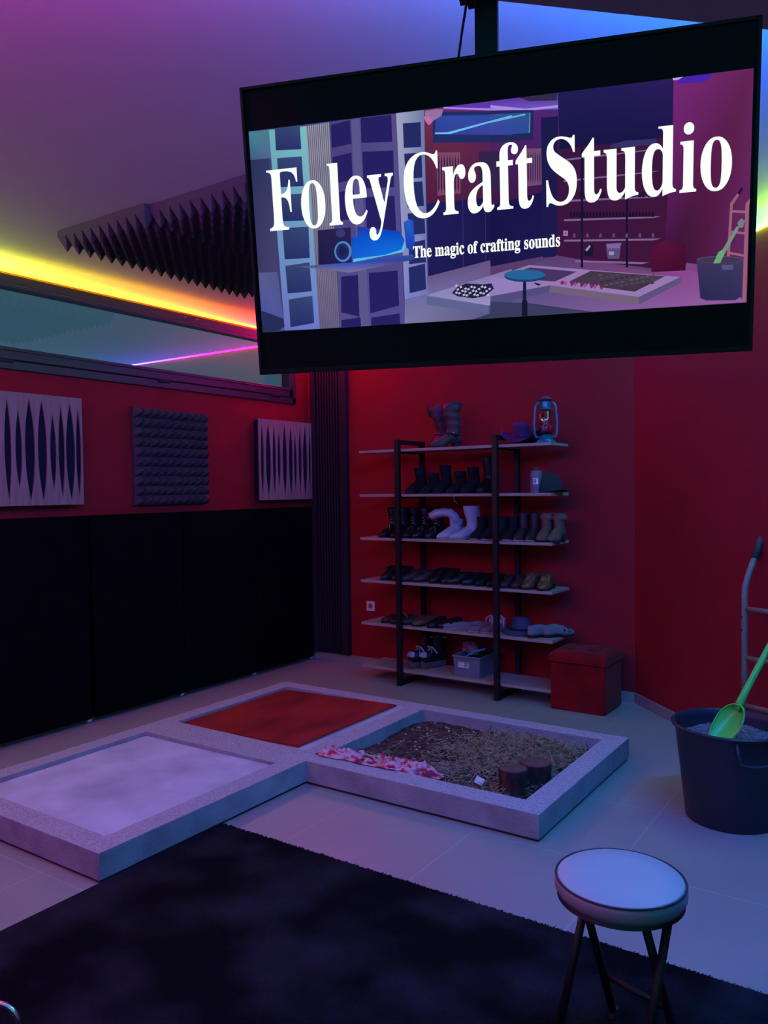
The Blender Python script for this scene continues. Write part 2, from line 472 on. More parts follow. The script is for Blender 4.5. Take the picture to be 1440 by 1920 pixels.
S1 = [(2.60, 1.52, 2.12, .035), (2.67, 1.60, 2.05, .03), (2.755, 1.51, 2.13, .035), (2.825, 1.58, 2.06, .034), (2.90, 1.50, 2.14, .052), (2.985, 1.50, 2.135, .05), (3.06, 1.57, 2.05, .034), (3.12, 1.52, 2.11, .036), (3.185, 1.50, 2.13, .052), (3.245, 1.52, 2.10, .030)]
slotted(2.555, 3.275, 1.472, 2.17, S1, 'pale wooden panel with tall lens-shaped slots at the far left of the red wall')
S2 = [(5.005, 1.50, 2.11, .03), (5.08, 1.49, 2.12, .05), (5.155, 1.51, 2.10, .034), (5.215, 1.57, 2.05, .032), (5.29, 1.49, 2.12, .046), (5.37, 1.49, 2.11, .044), (5.43, 1.53, 2.04, .032), (5.495, 1.51, 2.09, .034), (5.565, 1.49, 2.12, .05), (5.63, 1.51, 2.10, .028)]
slotted(4.965, 5.665, 1.465, 2.15, S2, 'pale wooden panel with tall lens-shaped slots beside the slatted corner panel')


# ------------------------------------------------------------------ pyramid foam
def pyramid_mesh(w, h, nx, ny, base, tip):
    """lies in x,y, pyramids point to +z; origin at the centre of its back"""
    mb = MB()
    mb.add([(-w / 2, -h / 2, 0), (w / 2, -h / 2, 0), (w / 2, h / 2, 0), (-w / 2, h / 2, 0), (-w / 2, -h / 2, base), (w / 2, -h / 2, base), (w / 2, h / 2, base), (-w / 2, h / 2, base)],
           [(0, 3, 2, 1), (0, 1, 5, 4), (1, 2, 6, 5), (2, 3, 7, 6), (3, 0, 4, 7)])
    dx, dy = w / nx, h / ny
    for i in range(nx):
        for j in range(ny):
            x, y = -w / 2 + i * dx, -h / 2 + j * dy
            e = .0015
            mb.add([(x, y, base), (x + dx, y, base), (x + dx, y + dy, base), (x, y + dy, base),
                    (x + dx / 2 - e, y + dy / 2 - e, tip), (x + dx / 2 + e, y + dy / 2 - e, tip), (x + dx / 2 + e, y + dy / 2 + e, tip), (x + dx / 2 - e, y + dy / 2 + e, tip)],
                   [(0, 1, 5, 4), (1, 2, 6, 5), (2, 3, 7, 6), (3, 0, 4, 7), (4, 5, 6, 7)])
    return mb


o = pyramid_mesh(.70, .70, 10, 10, .028, .082).build('foam_tile', M['foam'])
o.rotation_euler = (0, PI / 2, 0)
o.location = (-4.698, 4.075, 1.803)
tag(o, 'charcoal pyramid foam tile on the red wall between the two wooden panels', 'foam panel')
first = None
TL = {(0, 0): 'black pyramid foam tile on the ceiling, leftmost corner of the cluster', (1, 0): 'black pyramid foam tile on the ceiling, near row, partly behind the screen edge',
      (0, 1): 'black pyramid foam tile on the ceiling, far row, above the orange strip end', (1, 1): 'black pyramid foam tile on the ceiling, mostly hidden by the television'}
cm_ = pyramid_mesh(.73, .73, 10, 10, .035, .112)
for (i, j), l in TL.items():
    if first is None:
        first = o = cm_.build('foam_tile', M['foam_ceiling'])
    else:
        o = first.copy(); COL.objects.link(o)
    o.rotation_euler = (PI, 0, 0)
    o.location = (-3.631 + i * .735, 3.065 + j * .735 + (.03 if i else 0), CEIL - .001)
    tag(o, l, 'foam panel', 'black pyramid foam on the ceiling')

# ------------------------------------------------------------------ slatted corner panel
g = empty('slat_panel', (-4.44, 5.70, 0), 0, 'tall dark slatted acoustic panel standing in the corner left of the shoe shelf', 'slat panel')
MB().box(-.20, .205, -.022, -.002, .074, 2.88).build('felt_back', M['felt'], g)
mb = MB()
for k in range(9):
    x = -.115 + k * .0305
    mb.box(x - .0085, x + .0085, -.038, -.022, .074, 2.88)
mb.build('slats', M['slats'], g, bevel=.001)
for s, nm in ((-1, 'l'), (1, 'r')):
    MB().box(*(sorted((s * .20, s * .142))), -.045, -.022, .074, 2.88).build('side_board', M['slats'], g, bevel=.002)

# ------------------------------------------------------------------ wall outlet
g = empty('wall_outlet', (-4.02, 5.70, .527), 0, 'white square wall socket on the red wall left of the shelf', 'socket')
MB().box(-.043, .043, -.009, -.0005, -.043, .043).build('face_plate', M['plastic_white'], g, bevel=.003)
mb = MB(); n = 28
mb.rings([[(r * math.cos(2 * PI * k / n), y, r * math.sin(2 * PI * k / n)) for k in range(n)] for r, y in ((.0235, -.009), (.0225, -.013), (.0195, -.013), (.0185, -.0095), (.001, -.0095))])
mb.build('socket_well', M['seat_side'], g, smooth=False)
MB().box(-.011, -.006, -.0115, -.009, -.003, .003).box(.006, .011, -.0115, -.009, -.003, .003).build('socket_holes', M['ink'], g)

# ------------------------------------------------------------------ concrete platform
H = .125
g = empty('concrete_platform', (0, 0, 0), 0, 'low L-shaped concrete foley platform with three framed cells on the tiled floor', 'platform')
X0, X1, X2 = -3.955, -2.70, -1.39
Y0, Y1, Y2 = 1.94, 3.215, 4.485
xi0, xi1, xi2, xi3 = -3.84, -2.815, -2.685, -1.51   # inner edges
yi0, yi1, yi2, yi3 = 2.06, 3.105, 3.345, 4.372


bmr = bmesh.new()
xs = [X0, xi0, xi1, X1, xi2, xi3, X2]
ys = [Y0, yi0, yi1, Y1, yi2, yi3, Y2]


def solid(i, j):
    x = (xs[i] + xs[i + 1]) / 2; y = (ys[j] + ys[j + 1]) / 2
    if x > X1 and y < Y1: return False
    if xi0 < x < xi1 and yi0 < y < yi1: return False
    if xi0 < x < xi1 and yi2 < y < yi3: return False
    if xi2 < x < xi3 and yi2 < y < yi3: return False
    return True


vc = {}


def V(i, j, z):
    k = (i, j, z)
    if k not in vc: vc[k] = bmr.verts.new((xs[i], ys[j], z))
    return vc[k]


zb = .012
for i in range(6):
    for j in range(6):
        if not solid(i, j): continue
        bmr.faces.new([V(i, j, H), V(i + 1, j, H), V(i + 1, j + 1, H), V(i, j + 1, H)])
        bmr.faces.new([V(i, j, zb), V(i, j + 1, zb), V(i + 1, j + 1, zb), V(i + 1, j, zb)])
        for (di, dj, a, b) in ((-1, 0, (i, j + 1), (i, j)), (1, 0, (i + 1, j), (i + 1, j + 1)), (0, -1, (i, j), (i + 1, j)), (0, 1, (i + 1, j + 1), (i, j + 1))):
            ii, jj = i + di, j + dj
            if 0 <= ii < 6 and 0 <= jj < 6 and solid(ii, jj): continue
            bmr.faces.new([V(*a, zb), V(*b, zb), V(*b, H), V(*a, H)])
bmesh.ops.dissolve_limit(bmr, angle_limit=.01, verts=bmr.verts, edges=bmr.edges)
bmesh.ops.recalc_face_normals(bmr, faces=bmr.faces)
me = bpy.data.meshes.new('rim'); bmr.to_mesh(me); bmr.free()
me.materials.append(M['concrete']); me.materials.append(M['terrazzo'])
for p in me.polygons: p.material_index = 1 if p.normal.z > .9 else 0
ro = bpy.data.objects.new('concrete_rim', me); link(ro, g)
md = ro.modifiers.new('bevel', 'BEVEL'); md.width = .004; md.segments = 2; md.limit_method = 'ANGLE'
MB().box(X0 + .01, X1 - .01, Y0 + .01, Y2 - .01, 0, .012).box(X1 - .01, X2 - .01, Y1 + .01, Y2 - .01, 0, .012).build('shadow_gap_strip', M['rubber'], g)  # inset black strip stands in for the shadow line under the platform


def slab(x0, x1, y0, y1, zl, zr, nx=14, ny=14, amp=.0):
    mb = MB(); vs = []; fs = []
    for j in range(ny + 1):
        for i in range(nx + 1):
            x = x0 + (x1 - x0) * i / nx; y = y0 + (y1 - y0) * j / ny
            z = zl + (zr - zl) * i / nx + amp * noise.noise(Vector((x * 3, y * 3, 1)))
            vs.append((x, y, z))
    for j in range(ny):
        for i in range(nx):
            a = j * (nx + 1) + i; fs.append((a, a + 1, a + nx + 2, a + nx + 1))
    nb = len(vs)
    vs += [(x0, y0, .02), (x1, y0, .02), (x1, y1, .02), (x0, y1, .02)]
    mb.add(vs, fs + [(nb, nb + 3, nb + 2, nb + 1)])
    return mb


slab(xi0, xi1, yi0, yi1, .098, .106, amp=.002).build('screed_fill', M['screed'], g, smooth=True)
slab(xi0, xi1, yi2, yi3, .094, .122, amp=.001).build('screed_fill', M['screed'], g, smooth=True)

# red board on the rear left cell
bl = math.atan2(.028, 1.025)
b = empty('stained_board', (-3.355, 3.853, .1115), 0, 'red-brown stained wooden board lying in the rear left cell of the concrete platform', 'board', rot=(0, -bl, 0))
MB().box(-.475, .485, -.498, .49, 0, .012).build('board_top', M['board'], b, bevel=.001)
MB().box(-.475, .485, -.498, .49, -.004, .0).build('plywood_edge', M['board_edge'], b)


# soil bed
def soil_z(x, y):
    z = .052 + .012 * noise.noise(Vector((x * 4, y * 4, 0))) + .008 * noise.noise(Vector((x * 14, y * 14, 3))) + .004 * noise.noise(Vector((x * 40, y * 40, 5)))
    z += .030 * math.exp(-((x + 1.75) ** 2 / .12 + (y - 4.10) ** 2 / .05))
    z += .018 * math.exp(-((x + 2.45) ** 2 / .05 + (y - 4.15) ** 2 / .05))
    return z


mb = MB(); nx, ny = 130, 115; vs = []; fs = []
for j in range(ny + 1):
    for i in range(nx + 1):
        x = xi2 + .001 + (xi3 - xi2 - .002) * i / nx; y = yi2 + .001 + (yi3 - yi2 - .002) * j / ny
        vs.append((x, y, soil_z(x, y)))
for j in range(ny):
    for i in range(nx):
        a = j * (nx + 1) + i; fs.append((a, a + 1, a + nx + 2, a + nx + 1))
mb.add(vs, fs)
tag(mb.build('soil', M['soil'], smooth=True), 'dark loose soil filling the front right box of the concrete platform', 'soil', kind='stuff')
# ash patches
mb = MB()
for cx, cy, ra in ((-2.20, 3.98, .13), (-2.13, 3.72, .10), (-1.98, 3.80, .10)):
    n = 330
    for k in range(n):
        a = rnd.uniform(0, 2 * PI); r = ra * abs(rnd.gauss(0, .6))
        x, y = cx + r * math.cos(a) * 1.3, cy + r * math.sin(a); s = rnd.uniform(.003, .009); z = soil_z(x, y) - .001
        mb.add([(x - s, y - s, z), (x + s, y - s * .7, z), (x + s * .8, y + s, z), (x - s * .9, y + s, z), (x, y, z + s * .55)], [(0, 1, 4), (1, 2, 4), (2, 3, 4), (3, 0, 4), (3, 2, 1, 0)])
tag(mb.build('pale_grit', M['sand']), 'pale grey grit scattered over the middle of the soil', 'grit', kind='stuff')
# pebbles
mb = MB()
for k in range(420):
    x = rnd.uniform(xi2 + .02, xi3 - .02); y = rnd.uniform(yi2 + .02, yi3 - .02)
    if rnd.random() < .45: y = rnd.uniform(yi2 + .01, yi2 + .16); x = rnd.uniform(-2.2, xi3 - .02)
    s = rnd.choice((.003, .004, .005, .008)); z = soil_z(x, y) + s * .3
    mb.lathe([(s * .5, z - s * .5), (s, z), (s * .6, z + s * .5)], 6, (x, y))
tag(mb.build('pebbles', M['pebble']), 'small pale stones strewn over the soil', 'pebbles', kind='stuff')
# straw
mb = MB()
for k in range(5200):
    if k < 3700:
        x = rnd.gauss(-1.84, .19); y = rnd.gauss(4.03, .16)
    elif k < 4500:
        x = rnd.gauss(-1.66, .09); y = rnd.gauss(3.85, .16)
    else:
        x = rnd.uniform(-2.3, -1.6); y = rnd.uniform(3.37, 3.95)
    L = rnd.uniform(.03, .10); a = rnd.uniform(0, 2 * PI); t = rnd.gauss(0, .30)
    dx, dy, dz = math.cos(a) * L / 2, math.sin(a) * L / 2, math.sin(t) * L / 2
    if not (xi2 + .05 < x < xi3 - .05 and yi2 + .05 < y < yi3 - .05): continue
    z = soil_z(x, y) + rnd.uniform(.003, .034 if k < 4500 else .006) + abs(dz); w = rnd.uniform(.0010, .0021)
    nx_, ny_ = -math.sin(a) * w, math.cos(a) * w
    mb.add([(x - dx - nx_, y - dy - ny_, z - dz), (x + dx - nx_, y + dy - ny_, z + dz), (x + dx + nx_, y + dy + ny_, z + dz), (x - dx + nx_, y - dy + ny_, z - dz),
            (x - dx, y - dy, z - dz + w), (x + dx, y + dy, z + dz + w)], [(0, 1, 5, 4), (3, 4, 5, 2), (0, 3, 2, 1), (0, 4, 3), (1, 2, 5)])
tag(mb.build('straw', M['straw']), 'dry straw heaped in the back right of the soil box', 'straw', kind='stuff')


# logs
def log(x, y, r, h, label, seed):
    g = empty('log_stump', (x, y, .042), 0, label, 'log', 'short cut logs standing in the soil')
    n = 40; rs = []
    for z, f in ((0, 1.12), (h * .12, 1.03), (h * .3, .97), (h * .6, .95), (h * .85, .98), (h, .97)):
        rs.append([(r * f * (1 + .07 * noise.noise(Vector((math.cos(a) * 2.2, math.sin(a) * 2.2, seed + z * 6)))) * math.cos(a), r * f * (1 + .07 * noise.noise(Vector((math.cos(a) * 2.2, math.sin(a) * 2.2, seed + z * 6)))) * math.sin(a), z)
                   for a in [2 * PI * k / n for k in range(n)]])
    MB().rings(rs).build('bark', M['bark'], g, smooth=False, auto=50)
    MB().lathe([(r * .90, h - .002), (r * .90, h + .003), (r * .5, h + .004), (.002, h + .004)], 30).build('cut_face', M['log_end'], g, smooth=False)


log(-1.655, 3.525, .072, .145, 'short cut log in the soil, the nearer one at the corner of the box', 1)
log(-1.615, 3.700, .080, .130, 'short cut log in the soil, the farther one behind the first log', 9)
o = MB().box(-.022, .022, -.003, .003, -.018, .018).build('plastic_card', M['plastic_white'], bevel=.001)
o.location = (-1.845, 3.535, .085); o.rotation_euler = (-.5, .5, .5); tag(o, 'small white card stuck in the soil left of the nearer log', 'card')
mb = MB(); rs = []
for t in range(7):
    f = t / 6; rr = .055 * math.sin(PI * (.08 + .84 * f))
    rs.append([(-.055 + .11 * f, rr * math.cos(a) * .8, .016 + rr * math.sin(a) * .45) for a in [2 * PI * k / 12 for k in range(12)]])
o = mb.rings(rs).build('wood_chunk', M['wood_brown'], smooth=True); o.location = (-1.845, 3.44, .052); tag(o, 'small rounded piece of brown wood on the soil beside the card', 'wood piece')

# crumpled cloth
mb = MB(); nx, ny = 110, 44; vs = []; fs = []


def cz(u, v, x, y):
    base = .068 if x > xi2 and y > yi2 else H
    k1 = abs(noise.noise(Vector((u * 9, v * 4, 2)))) * .055 + abs(noise.noise(Vector((u * 22, v * 9, 5)))) * .028
    edge = min(1, 5 * min(u, 1 - u, v, 1 - v) + .12)
    hump = .05 * math.exp(-((u - .10) ** 2) / .012 - (v - .55) ** 2 / .12) + .022 * math.exp(-((u - .85) ** 2) / .03)
    trough = -.012 * math.exp(-((u - .45) ** 2 / .05 + (v - .6) ** 2 / .04))
    return base, (k1 + hump + trough + .006) * edge


for j in range(ny + 1):
    for i in range(nx + 1):
        u, v = i / nx, j / ny
        wob = .018 * noise.noise(Vector((u * 7, v * 5, 8)))
        wd = .20 + .10 * math.sin(PI * min(1, u * 1.1))
        x = -2.715 + u * .675 + wob * 1.4 + .02 * noise.noise(Vector((u * 20, v * 20, 0)))
        y = 3.36 + .04 * u + (v - .22) * wd * (1 + .25 * noise.noise(Vector((u * 5, 0, v)))) + wob
        # height eases from the rim down on to the soil
        tx = max(0, min(1, (x - (xi2 - .03)) / .05)); ty = max(0, min(1, (y - (yi2 - .02)) / .045)); t = tx * ty; t = t * t * (3 - 2 * t)
        base = H + .003 + (.068 - H) * t
        vs.append((x, y, base + cz(u, v, x, y)[1]))
for j in range(ny):
    for i in range(nx):
        a = j * (nx + 1) + i; fs.append((a, a + 1, a + nx + 2, a + nx + 1))
mb.add(vs, fs)
cl = mb.build('crumpled_cloth', M['cloth'], smooth=True)
md = cl.modifiers.new('thick', 'SOLIDIFY'); md.thickness = .002; md.offset = 1
tag(cl, 'crumpled pink cloth with red flower print draped over the front corner of the soil box', 'cloth')
mb = MB()
for k in range(14):
    a = rnd.uniform(0, 2 * PI); L = rnd.uniform(.03, .06); x = rnd.gauss(-2.42, .045); y = rnd.gauss(3.47, .03); z = .128 + rnd.uniform(0, .02)
    dx, dy = math.cos(a) * L, math.sin(a) * L; nx_, ny_ = -math.sin(a) * L * .28, math.cos(a) * L * .28
    mb.add([(x, y, z), (x + dx / 2 + nx_, y + dy / 2 + ny_, z + .008), (x + dx, y + dy, z + .002), (x + dx / 2 - nx_, y + dy / 2 - ny_, z + .008), (x + dx / 2, y + dy / 2, z + .012)],
           [(0, 1, 4), (1, 2, 4), (2, 3, 4), (3, 0, 4), (0, 3, 2, 1)])
tag(mb.build('dried_leaves', M['leaf']), 'small heap of dry green leaves on top of the pink cloth', 'leaves', kind='stuff')

# ------------------------------------------------------------------ rug
o = MB().box(-2.692, 1.30, -1.2, 2.60, .0, .014).build('shag_rug', M['rug'], bevel=.006)
tag(o, 'large black shaggy rug on the tiles in front of the concrete platform', 'rug')
mb = MB()
for k in range(2600):
    x = rnd.uniform(-2.69, 1.2); y = 2.60 + rnd.uniform(-.012, .004); L = rnd.uniform(.006, .014)
    w = .0012
    mb.add([(x - w, y, .004), (x + w, y, .004), (x + rnd.gauss(0, .004), y + L * .8, .008 + rnd.uniform(0, .006)), (x, y - .002, .012)], [(0, 1, 2), (0, 2, 3), (1, 3, 2), (0, 3, 1)])
pf = mb.build('pile_fringe', M['rug'], o)
pf['kind'] = 'stuff'
# ------------------------------------------------------------------ shoe shelf
SX0, SX1, SY0, SY1 = -3.81, -2.165, 5.262, 5.585
TH = .021
ZS = [1.858, 1.506, 1.158, .815, .470, .122]        # top faces
g = empty('shoe_shelf', (-3.0, 5.42, 0), 0, 'open shoe rack with six pale wooden shelves in a black metal frame', 'shelf')
ox, oy = 3.0, -5.42
for z in ZS:
    MB().box(SX0 + ox, SX1 + ox, SY0 + oy, SY1 + oy, z - TH, z).build('shelf_board', M['shelf_wood'], g, bevel=.0015)
for px in (-3.425, -2.583):
    c = px + ox
    for y, nm in ((SY0 - .022, 'front'), (SY1 + .024, 'rear')):
        MB().box(c - .019, c + .019, y + oy - .019, y + oy + .019, 0 if nm == 'front' else 0, 1.93).build('post', M['black_metal'], g, bevel=.0015)
    MB().box(c - .017, c + .017, SY0 + oy, SY1 + oy + .006, 1.892, 1.928).build('top_rail', M['black_metal'], g)
    MB().box(c - .017, c + .017, SY0 + oy, SY1 + oy + .006, .002, .034).build('foot_rail', M['black_metal'], g)
    for z in ZS:
        MB().box(c - .012, c + .012, SY0 + oy, SY1 + oy + .006, z - TH - .014, z - TH).build('bracket', M['black_metal'], g)


# ------------------------------------------------------------------ shoes; toe points to -y, origin under the middle of the sole
def wprof(t, w, pt):
    """half width of the sole along t: 0 toe .. 1 heel"""
    a = [(0, .10), (.04, .42 if pt < .5 else .22), (.12, .80 if pt < .5 else .55), (.25, .99), (.36, 1.0), (.52, .82), (.68, .70), (.85, .74), (.94, .62), (1, .16)]
    for (t0, v0), (t1, v1) in zip(a, a[1:]):
        if t <= t1: return w * (v0 + (v1 - v0) * (t - t0) / (t1 - t0))
    return w * .16


def shoe(kind, up_m, sole_m, L=.27, w=.046, H=.0, pt=0, name='shoe', open_=True, laces=None, heel=.018, hi=.062, accent=None, fold=False):
    root = bpy.data.objects.new(name, None); root.empty_display_size = .03; link(root)
    N = 20
    yy = lambda t: -L / 2 + t * L
    st = .010
    lift = lambda t: heel * (0 if t < .38 else min(1, (t - .38) / .22)) + .004 * max(0, 1 - t / .15)
    rs = []
    for i in range(N + 1):
        t = i / N; q = wprof(t, w, pt); z = lift(t)
        rs.append([(-q, yy(t), z), (q, yy(t), z), (q, yy(t), z + st), (-q, yy(t), z + st)])
    MB().rings(rs).build('sole', sole_m, root, smooth=False)
    if heel > .010:
        rs = []
        for z in (0, heel + .001):
            rs.append([(sx_ * wprof(t, w, pt) * .96, yy(t), z) for sx_, t in [(-1, .74), (1, .74), (1, .86), (1, .95), (1, .99), (-1, .99), (-1, .95), (-1, .86)]])
        MB().rings(rs).build('heel', sole_m, root)
    # upper
    rs = []
    for i in range(N + 1):
        t = i / N; q = wprof(t, w, pt) * .96; z0 = lift(t) + st
        if t < .42: h = .024 + (hi - .024) * (t / .42) ** 1.15
        else: h = hi - (.012 if not H else -.03) * (t - .42) / .58
        if t < .06: h *= .55 + 7 * t
        if kind == 'flat' and t > .28: h = min(h, .028 + .02 * (t - .28))
        if t > .985: h *= .9
        opening = (t > (.40 if kind != 'flat' else .26)) and t < .97 and not H
        ring = []
        if opening:
            for k in range(5):
                f = k / 4; ring.append((-q * (1 - .12 * f), yy(t), z0 + h * f))
            ring += [(-q * .74, yy(t), z0 + h * .96), (0, yy(t), z0 + .006), (q * .74, yy(t), z0 + h * .96)]
            for k in range(5):
                f = 1 - k / 4; ring.append((q * (1 - .12 * f), yy(t), z0 + h * f))
        else:
            for k in range(13):
                a = PI * k / 12; cx = -math.cos(a); sz = math.sin(a)
                ring.append((q * (abs(cx) ** .75) * (1 if cx > 0 else -1), yy(t), z0 + h * sz ** .8))
        rs.append(ring)
    upo = MB().rings(rs, closed=True).build('upper', up_m, root, smooth=True)
    if not H and kind != 'closed':
        s_ = MB().rings([[(-wprof(t, w, pt) * .7, yy(t), lift(t) + st + .0075), (wprof(t, w, pt) * .7, yy(t), lift(t) + st + .0075)] for t in [(.42 if kind != 'flat' else .28) + .53 * k / 8 * (1 if kind != 'flat' else 1.25) for k in range(9)]], closed=False, cap0=False, cap1=False)
        s_.build('insole', M['insole_pale'] if accent is None else accent, root)
    if H:
        rs = []; NZ = 12; z1 = heel + st + .025
        for i in range(NZ + 1):
            f = i / NZ; z = z1 + (H - z1) * f
            cy = L * .24 + (.012 * math.sin(f * 5) if H > .2 else 0) - .010 * (1 - f)
            ry = (.062 - .014 * min(1, f * 3) + .016 * f) * (L / .27); rx = (w * .80 - .006 * min(1, f * 3) + .010 * f)
            rs.append([(rx * math.cos(a) * (1 + .03 * noise.noise(Vector((math.cos(a), math.sin(a), f * 7 + L * 9)))), cy + ry * math.sin(a) * (1 + .03 * noise.noise(Vector((math.cos(a), 4, f * 9)))), z) for a in [2 * PI * k / 20 for k in range(20)]])
        top = rs[-1]; c0 = (sum(p[0] for p in top) / 20, sum(p[1] for p in top) / 20)
        rs.append([(c0[0] + (p[0] - c0[0]) * .88, c0[1] + (p[1] - c0[1]) * .88, p[2] + .001) for p in top])
        rs.append([(c0[0] + (p[0] - c0[0]) * .84, c0[1] + (p[1] - c0[1]) * .84, p[2] - .06) for p in top])
        MB().rings(rs).build('shaft', up_m, root, smooth=True)
    if laces:
        mb = MB(); z00 = lift(.4) + st
        hh = hi
        for k in range(4):
            t = .24 + .05 * k if not H else .30 + .035 * k
            z = z00 + (.024 + (hh - .024) * (t / .42) ** 1.15) * .97
            mb.tube([(-w * .42, yy(t), z - .004), (0, yy(t + .01), z + .004), (w * .42, yy(t + .02), z - .004)], .0022, 5)
        if H:
            for k in range(4):
                z = .085 + .022 * k
                if z < H - .02: mb.tube([(-w * .34, L * .24 - .052, z), (0, L * .24 - .060, z + .006), (w * .34, L * .24 - .052, z + .012)], .0022, 5)
        mb.tube([(0, yy(.42), z00 + hh), (w * .5, yy(.38), z00 + hh + .012), (w * .75, yy(.33), z00 + hh - .012), (w * .8, yy(.30), z00 + hh - .035)], .0018, 5)
        mb.build('laces', laces, root)
    return root


SHELF_NAME = {1.858: 'top shelf', 1.506: 'second shelf from the top', 1.158: 'third shelf from the top', .815: 'fourth shelf from the top', .470: 'fifth shelf from the top', .122: 'bottom shelf'}


def place(root, x, y, z, rz, label, cat='shoe', group=None, tilt=None):
    root.location = (x, y, z + .0005)
    root.rotation_euler = tilt if tilt else (0, 0, rz)
    tag(root, label, cat, group)
    return root


ORD = ['first', 'second', 'third', 'fourth', 'fifth', 'sixth', 'seventh', 'eighth', 'ninth', 'tenth', 'eleventh', 'twelfth', 'thirteenth', 'fourteenth']
# second shelf: six dark ankle boots
z = ZS[1]
proto = shoe('boot', M['suede_black'], M['sole_black'], L=.27, w=.047, H=.205, name='ankle_boot', laces=M['black_metal'], hi=.075)
proto.rotation_euler = (0, 0, 0)
protoT = shoe('boot', M['leather_black'], M['sole_black'], L=.27, w=.048, H=.275, name='ankle_boot', laces=M['black_metal'], hi=.08)
first_used = False
r2 = [(-3.357, .215, 'first'), (-3.232, .16, 'second'), (-3.120, .22, 'third'), (-2.993, .17, 'fourth'), (-2.878, .20, 'fifth'), (-2.745, .285, 'sixth')]
for k, (x, hgt, o_) in enumerate(r2):
    if k == 0: b = proto
    elif k == 5: b = protoT
    else: b = copy_tree(proto)
    place(b, x + .0, 5.405, z, -.08 + .05 * (k % 3), '%s black boot from the left on the second shelf from the top' % o_ if k < 5 else 'tallest black boot, rightmost on the second shelf from the top', group='black boots on the second shelf')
    b.scale = (1, 1, hgt / .205) if k not in (0, 5) else (1, 1, 1)

# third shelf
z = ZS[2]
r3 = [(-3.615, 0), (-3.512, 0), (-3.405, 0), (-3.305, 0), (-3.195, 0)]
b3 = shoe('boot', M['leather_black'], M['sole_black'], L=.27, w=.046, H=.235, name='combat_boot', laces=M['chrome'], hi=.075)
for k, (x, _) in enumerate(r3):
    b = b3 if k == 0 else copy_tree(b3)
    place(b, x, 5.405, z, -.06 + .04 * (k % 3), '%s tall black laced boot from the left on the third shelf from the top' % ORD[k], group='tall black laced boots on the third shelf')
wb = shoe('boot', M['white_leather'], M['sole_pale'], L=.25, w=.046, H=.15, name='white_boot', hi=.07, pt=1)
wb.scale = (1.15, 1.1, 1.0)
place(wb, -3.048, 5.40, z, -.35, 'white leather boot with its shaft folded over, left one of the white pair')
wb2 = shoe('boot', M['white_leather'], M['sole_pale'], L=.25, w=.046, H=.265, name='white_boot', hi=.07, pt=1)
wb2.scale = (1.2, 1.2, .95)
place(wb2, -2.915, 5.395, z, -.50, 'white leather boot standing upright, right one of the white pair')
# folded shaft of the left white boot
mb = MB(); rs = []
path = [(0, .055, .12), (-.008, .045, .165), (-.030, .025, .195), (-.065, -.005, .200), (-.100, -.035, .190), (-.135, -.060, .165)]
wid = [.050, .056, .064, .070, .070, .064]
for k, p in enumerate(path):
    q = Vector(path[min(k + 1, len(path) - 1)]) - Vector(path[max(k - 1, 0)]); q.normalize(); sd = Vector((.65, -.75, 0)).normalized(); nrm = q.cross(sd).normalized()
    rs.append([tuple(Vector(p) + sd * (wid[k] * math.cos(a)) + nrm * (.036 * math.sin(a))) for a in [2 * PI * j / 18 for j in range(18)]])
mb.rings(rs).build('folded_shaft', M['white_leather'], wb, smooth=True)
mb = MB(); mb.rings([[(x_, y_, .0) for x_, y_ in []] or [(math.cos(a) * .05, math.sin(a) * .03, zz) for a in [2 * PI * j / 16 for j in range(16)]] for zz in (0, .014)])
o = mb.build('shaft_lining', M['grey_fabric'], wb, smooth=True); o.location = (-.125, -.055, .155)
da = shoe('boot', M['suede_black'], M['sole_pale'], L=.26, w=.044, H=.17, name='dark_ankle_boot', hi=.07)
for k, x in enumerate((-2.800, -2.712, -2.625, -2.540)):
    b = da if k == 0 else copy_tree(da)
    place(b, x, 5.40, z, .04 * (k % 2), 'low dark ankle boot with pale sole edge, %s one right of the white boots' % ORD[k], group='dark ankle boots right of the white pair')
sl = shoe('boot', M['leather_darkbrown'], M['sole_pale'], L=.25, w=.041, H=.20, name='brown_boot', hi=.07, pt=1)
place(sl, -2.455, 5.40, z, .0, 'slender dark brown boot, left one of the pair near the right post')
s2 = copy_tree(sl); place(s2, -2.368, 5.405, z, .05, 'slender dark brown boot, right one of the pair beside the tan boots')
tb = shoe('boot', M['suede_tan'], M['sole_black'], L=.24, w=.048, H=.20, name='tan_boot', hi=.075)
MB().lathe([(.050, .150), (.054, .152), (.056, .185), (.050, .187)], 22, (0, .058)).build('cuff', M['suede_taupe'], tb, smooth=True)
place(tb, -2.270, 5.39, z, .03, 'tan suede boot with folded cuff, left one of the tan pair')
t2 = copy_tree(tb); place(t2, -2.168 - .012, 5.39, z, -.02, 'tan suede boot with folded cuff at the very end of the third shelf')

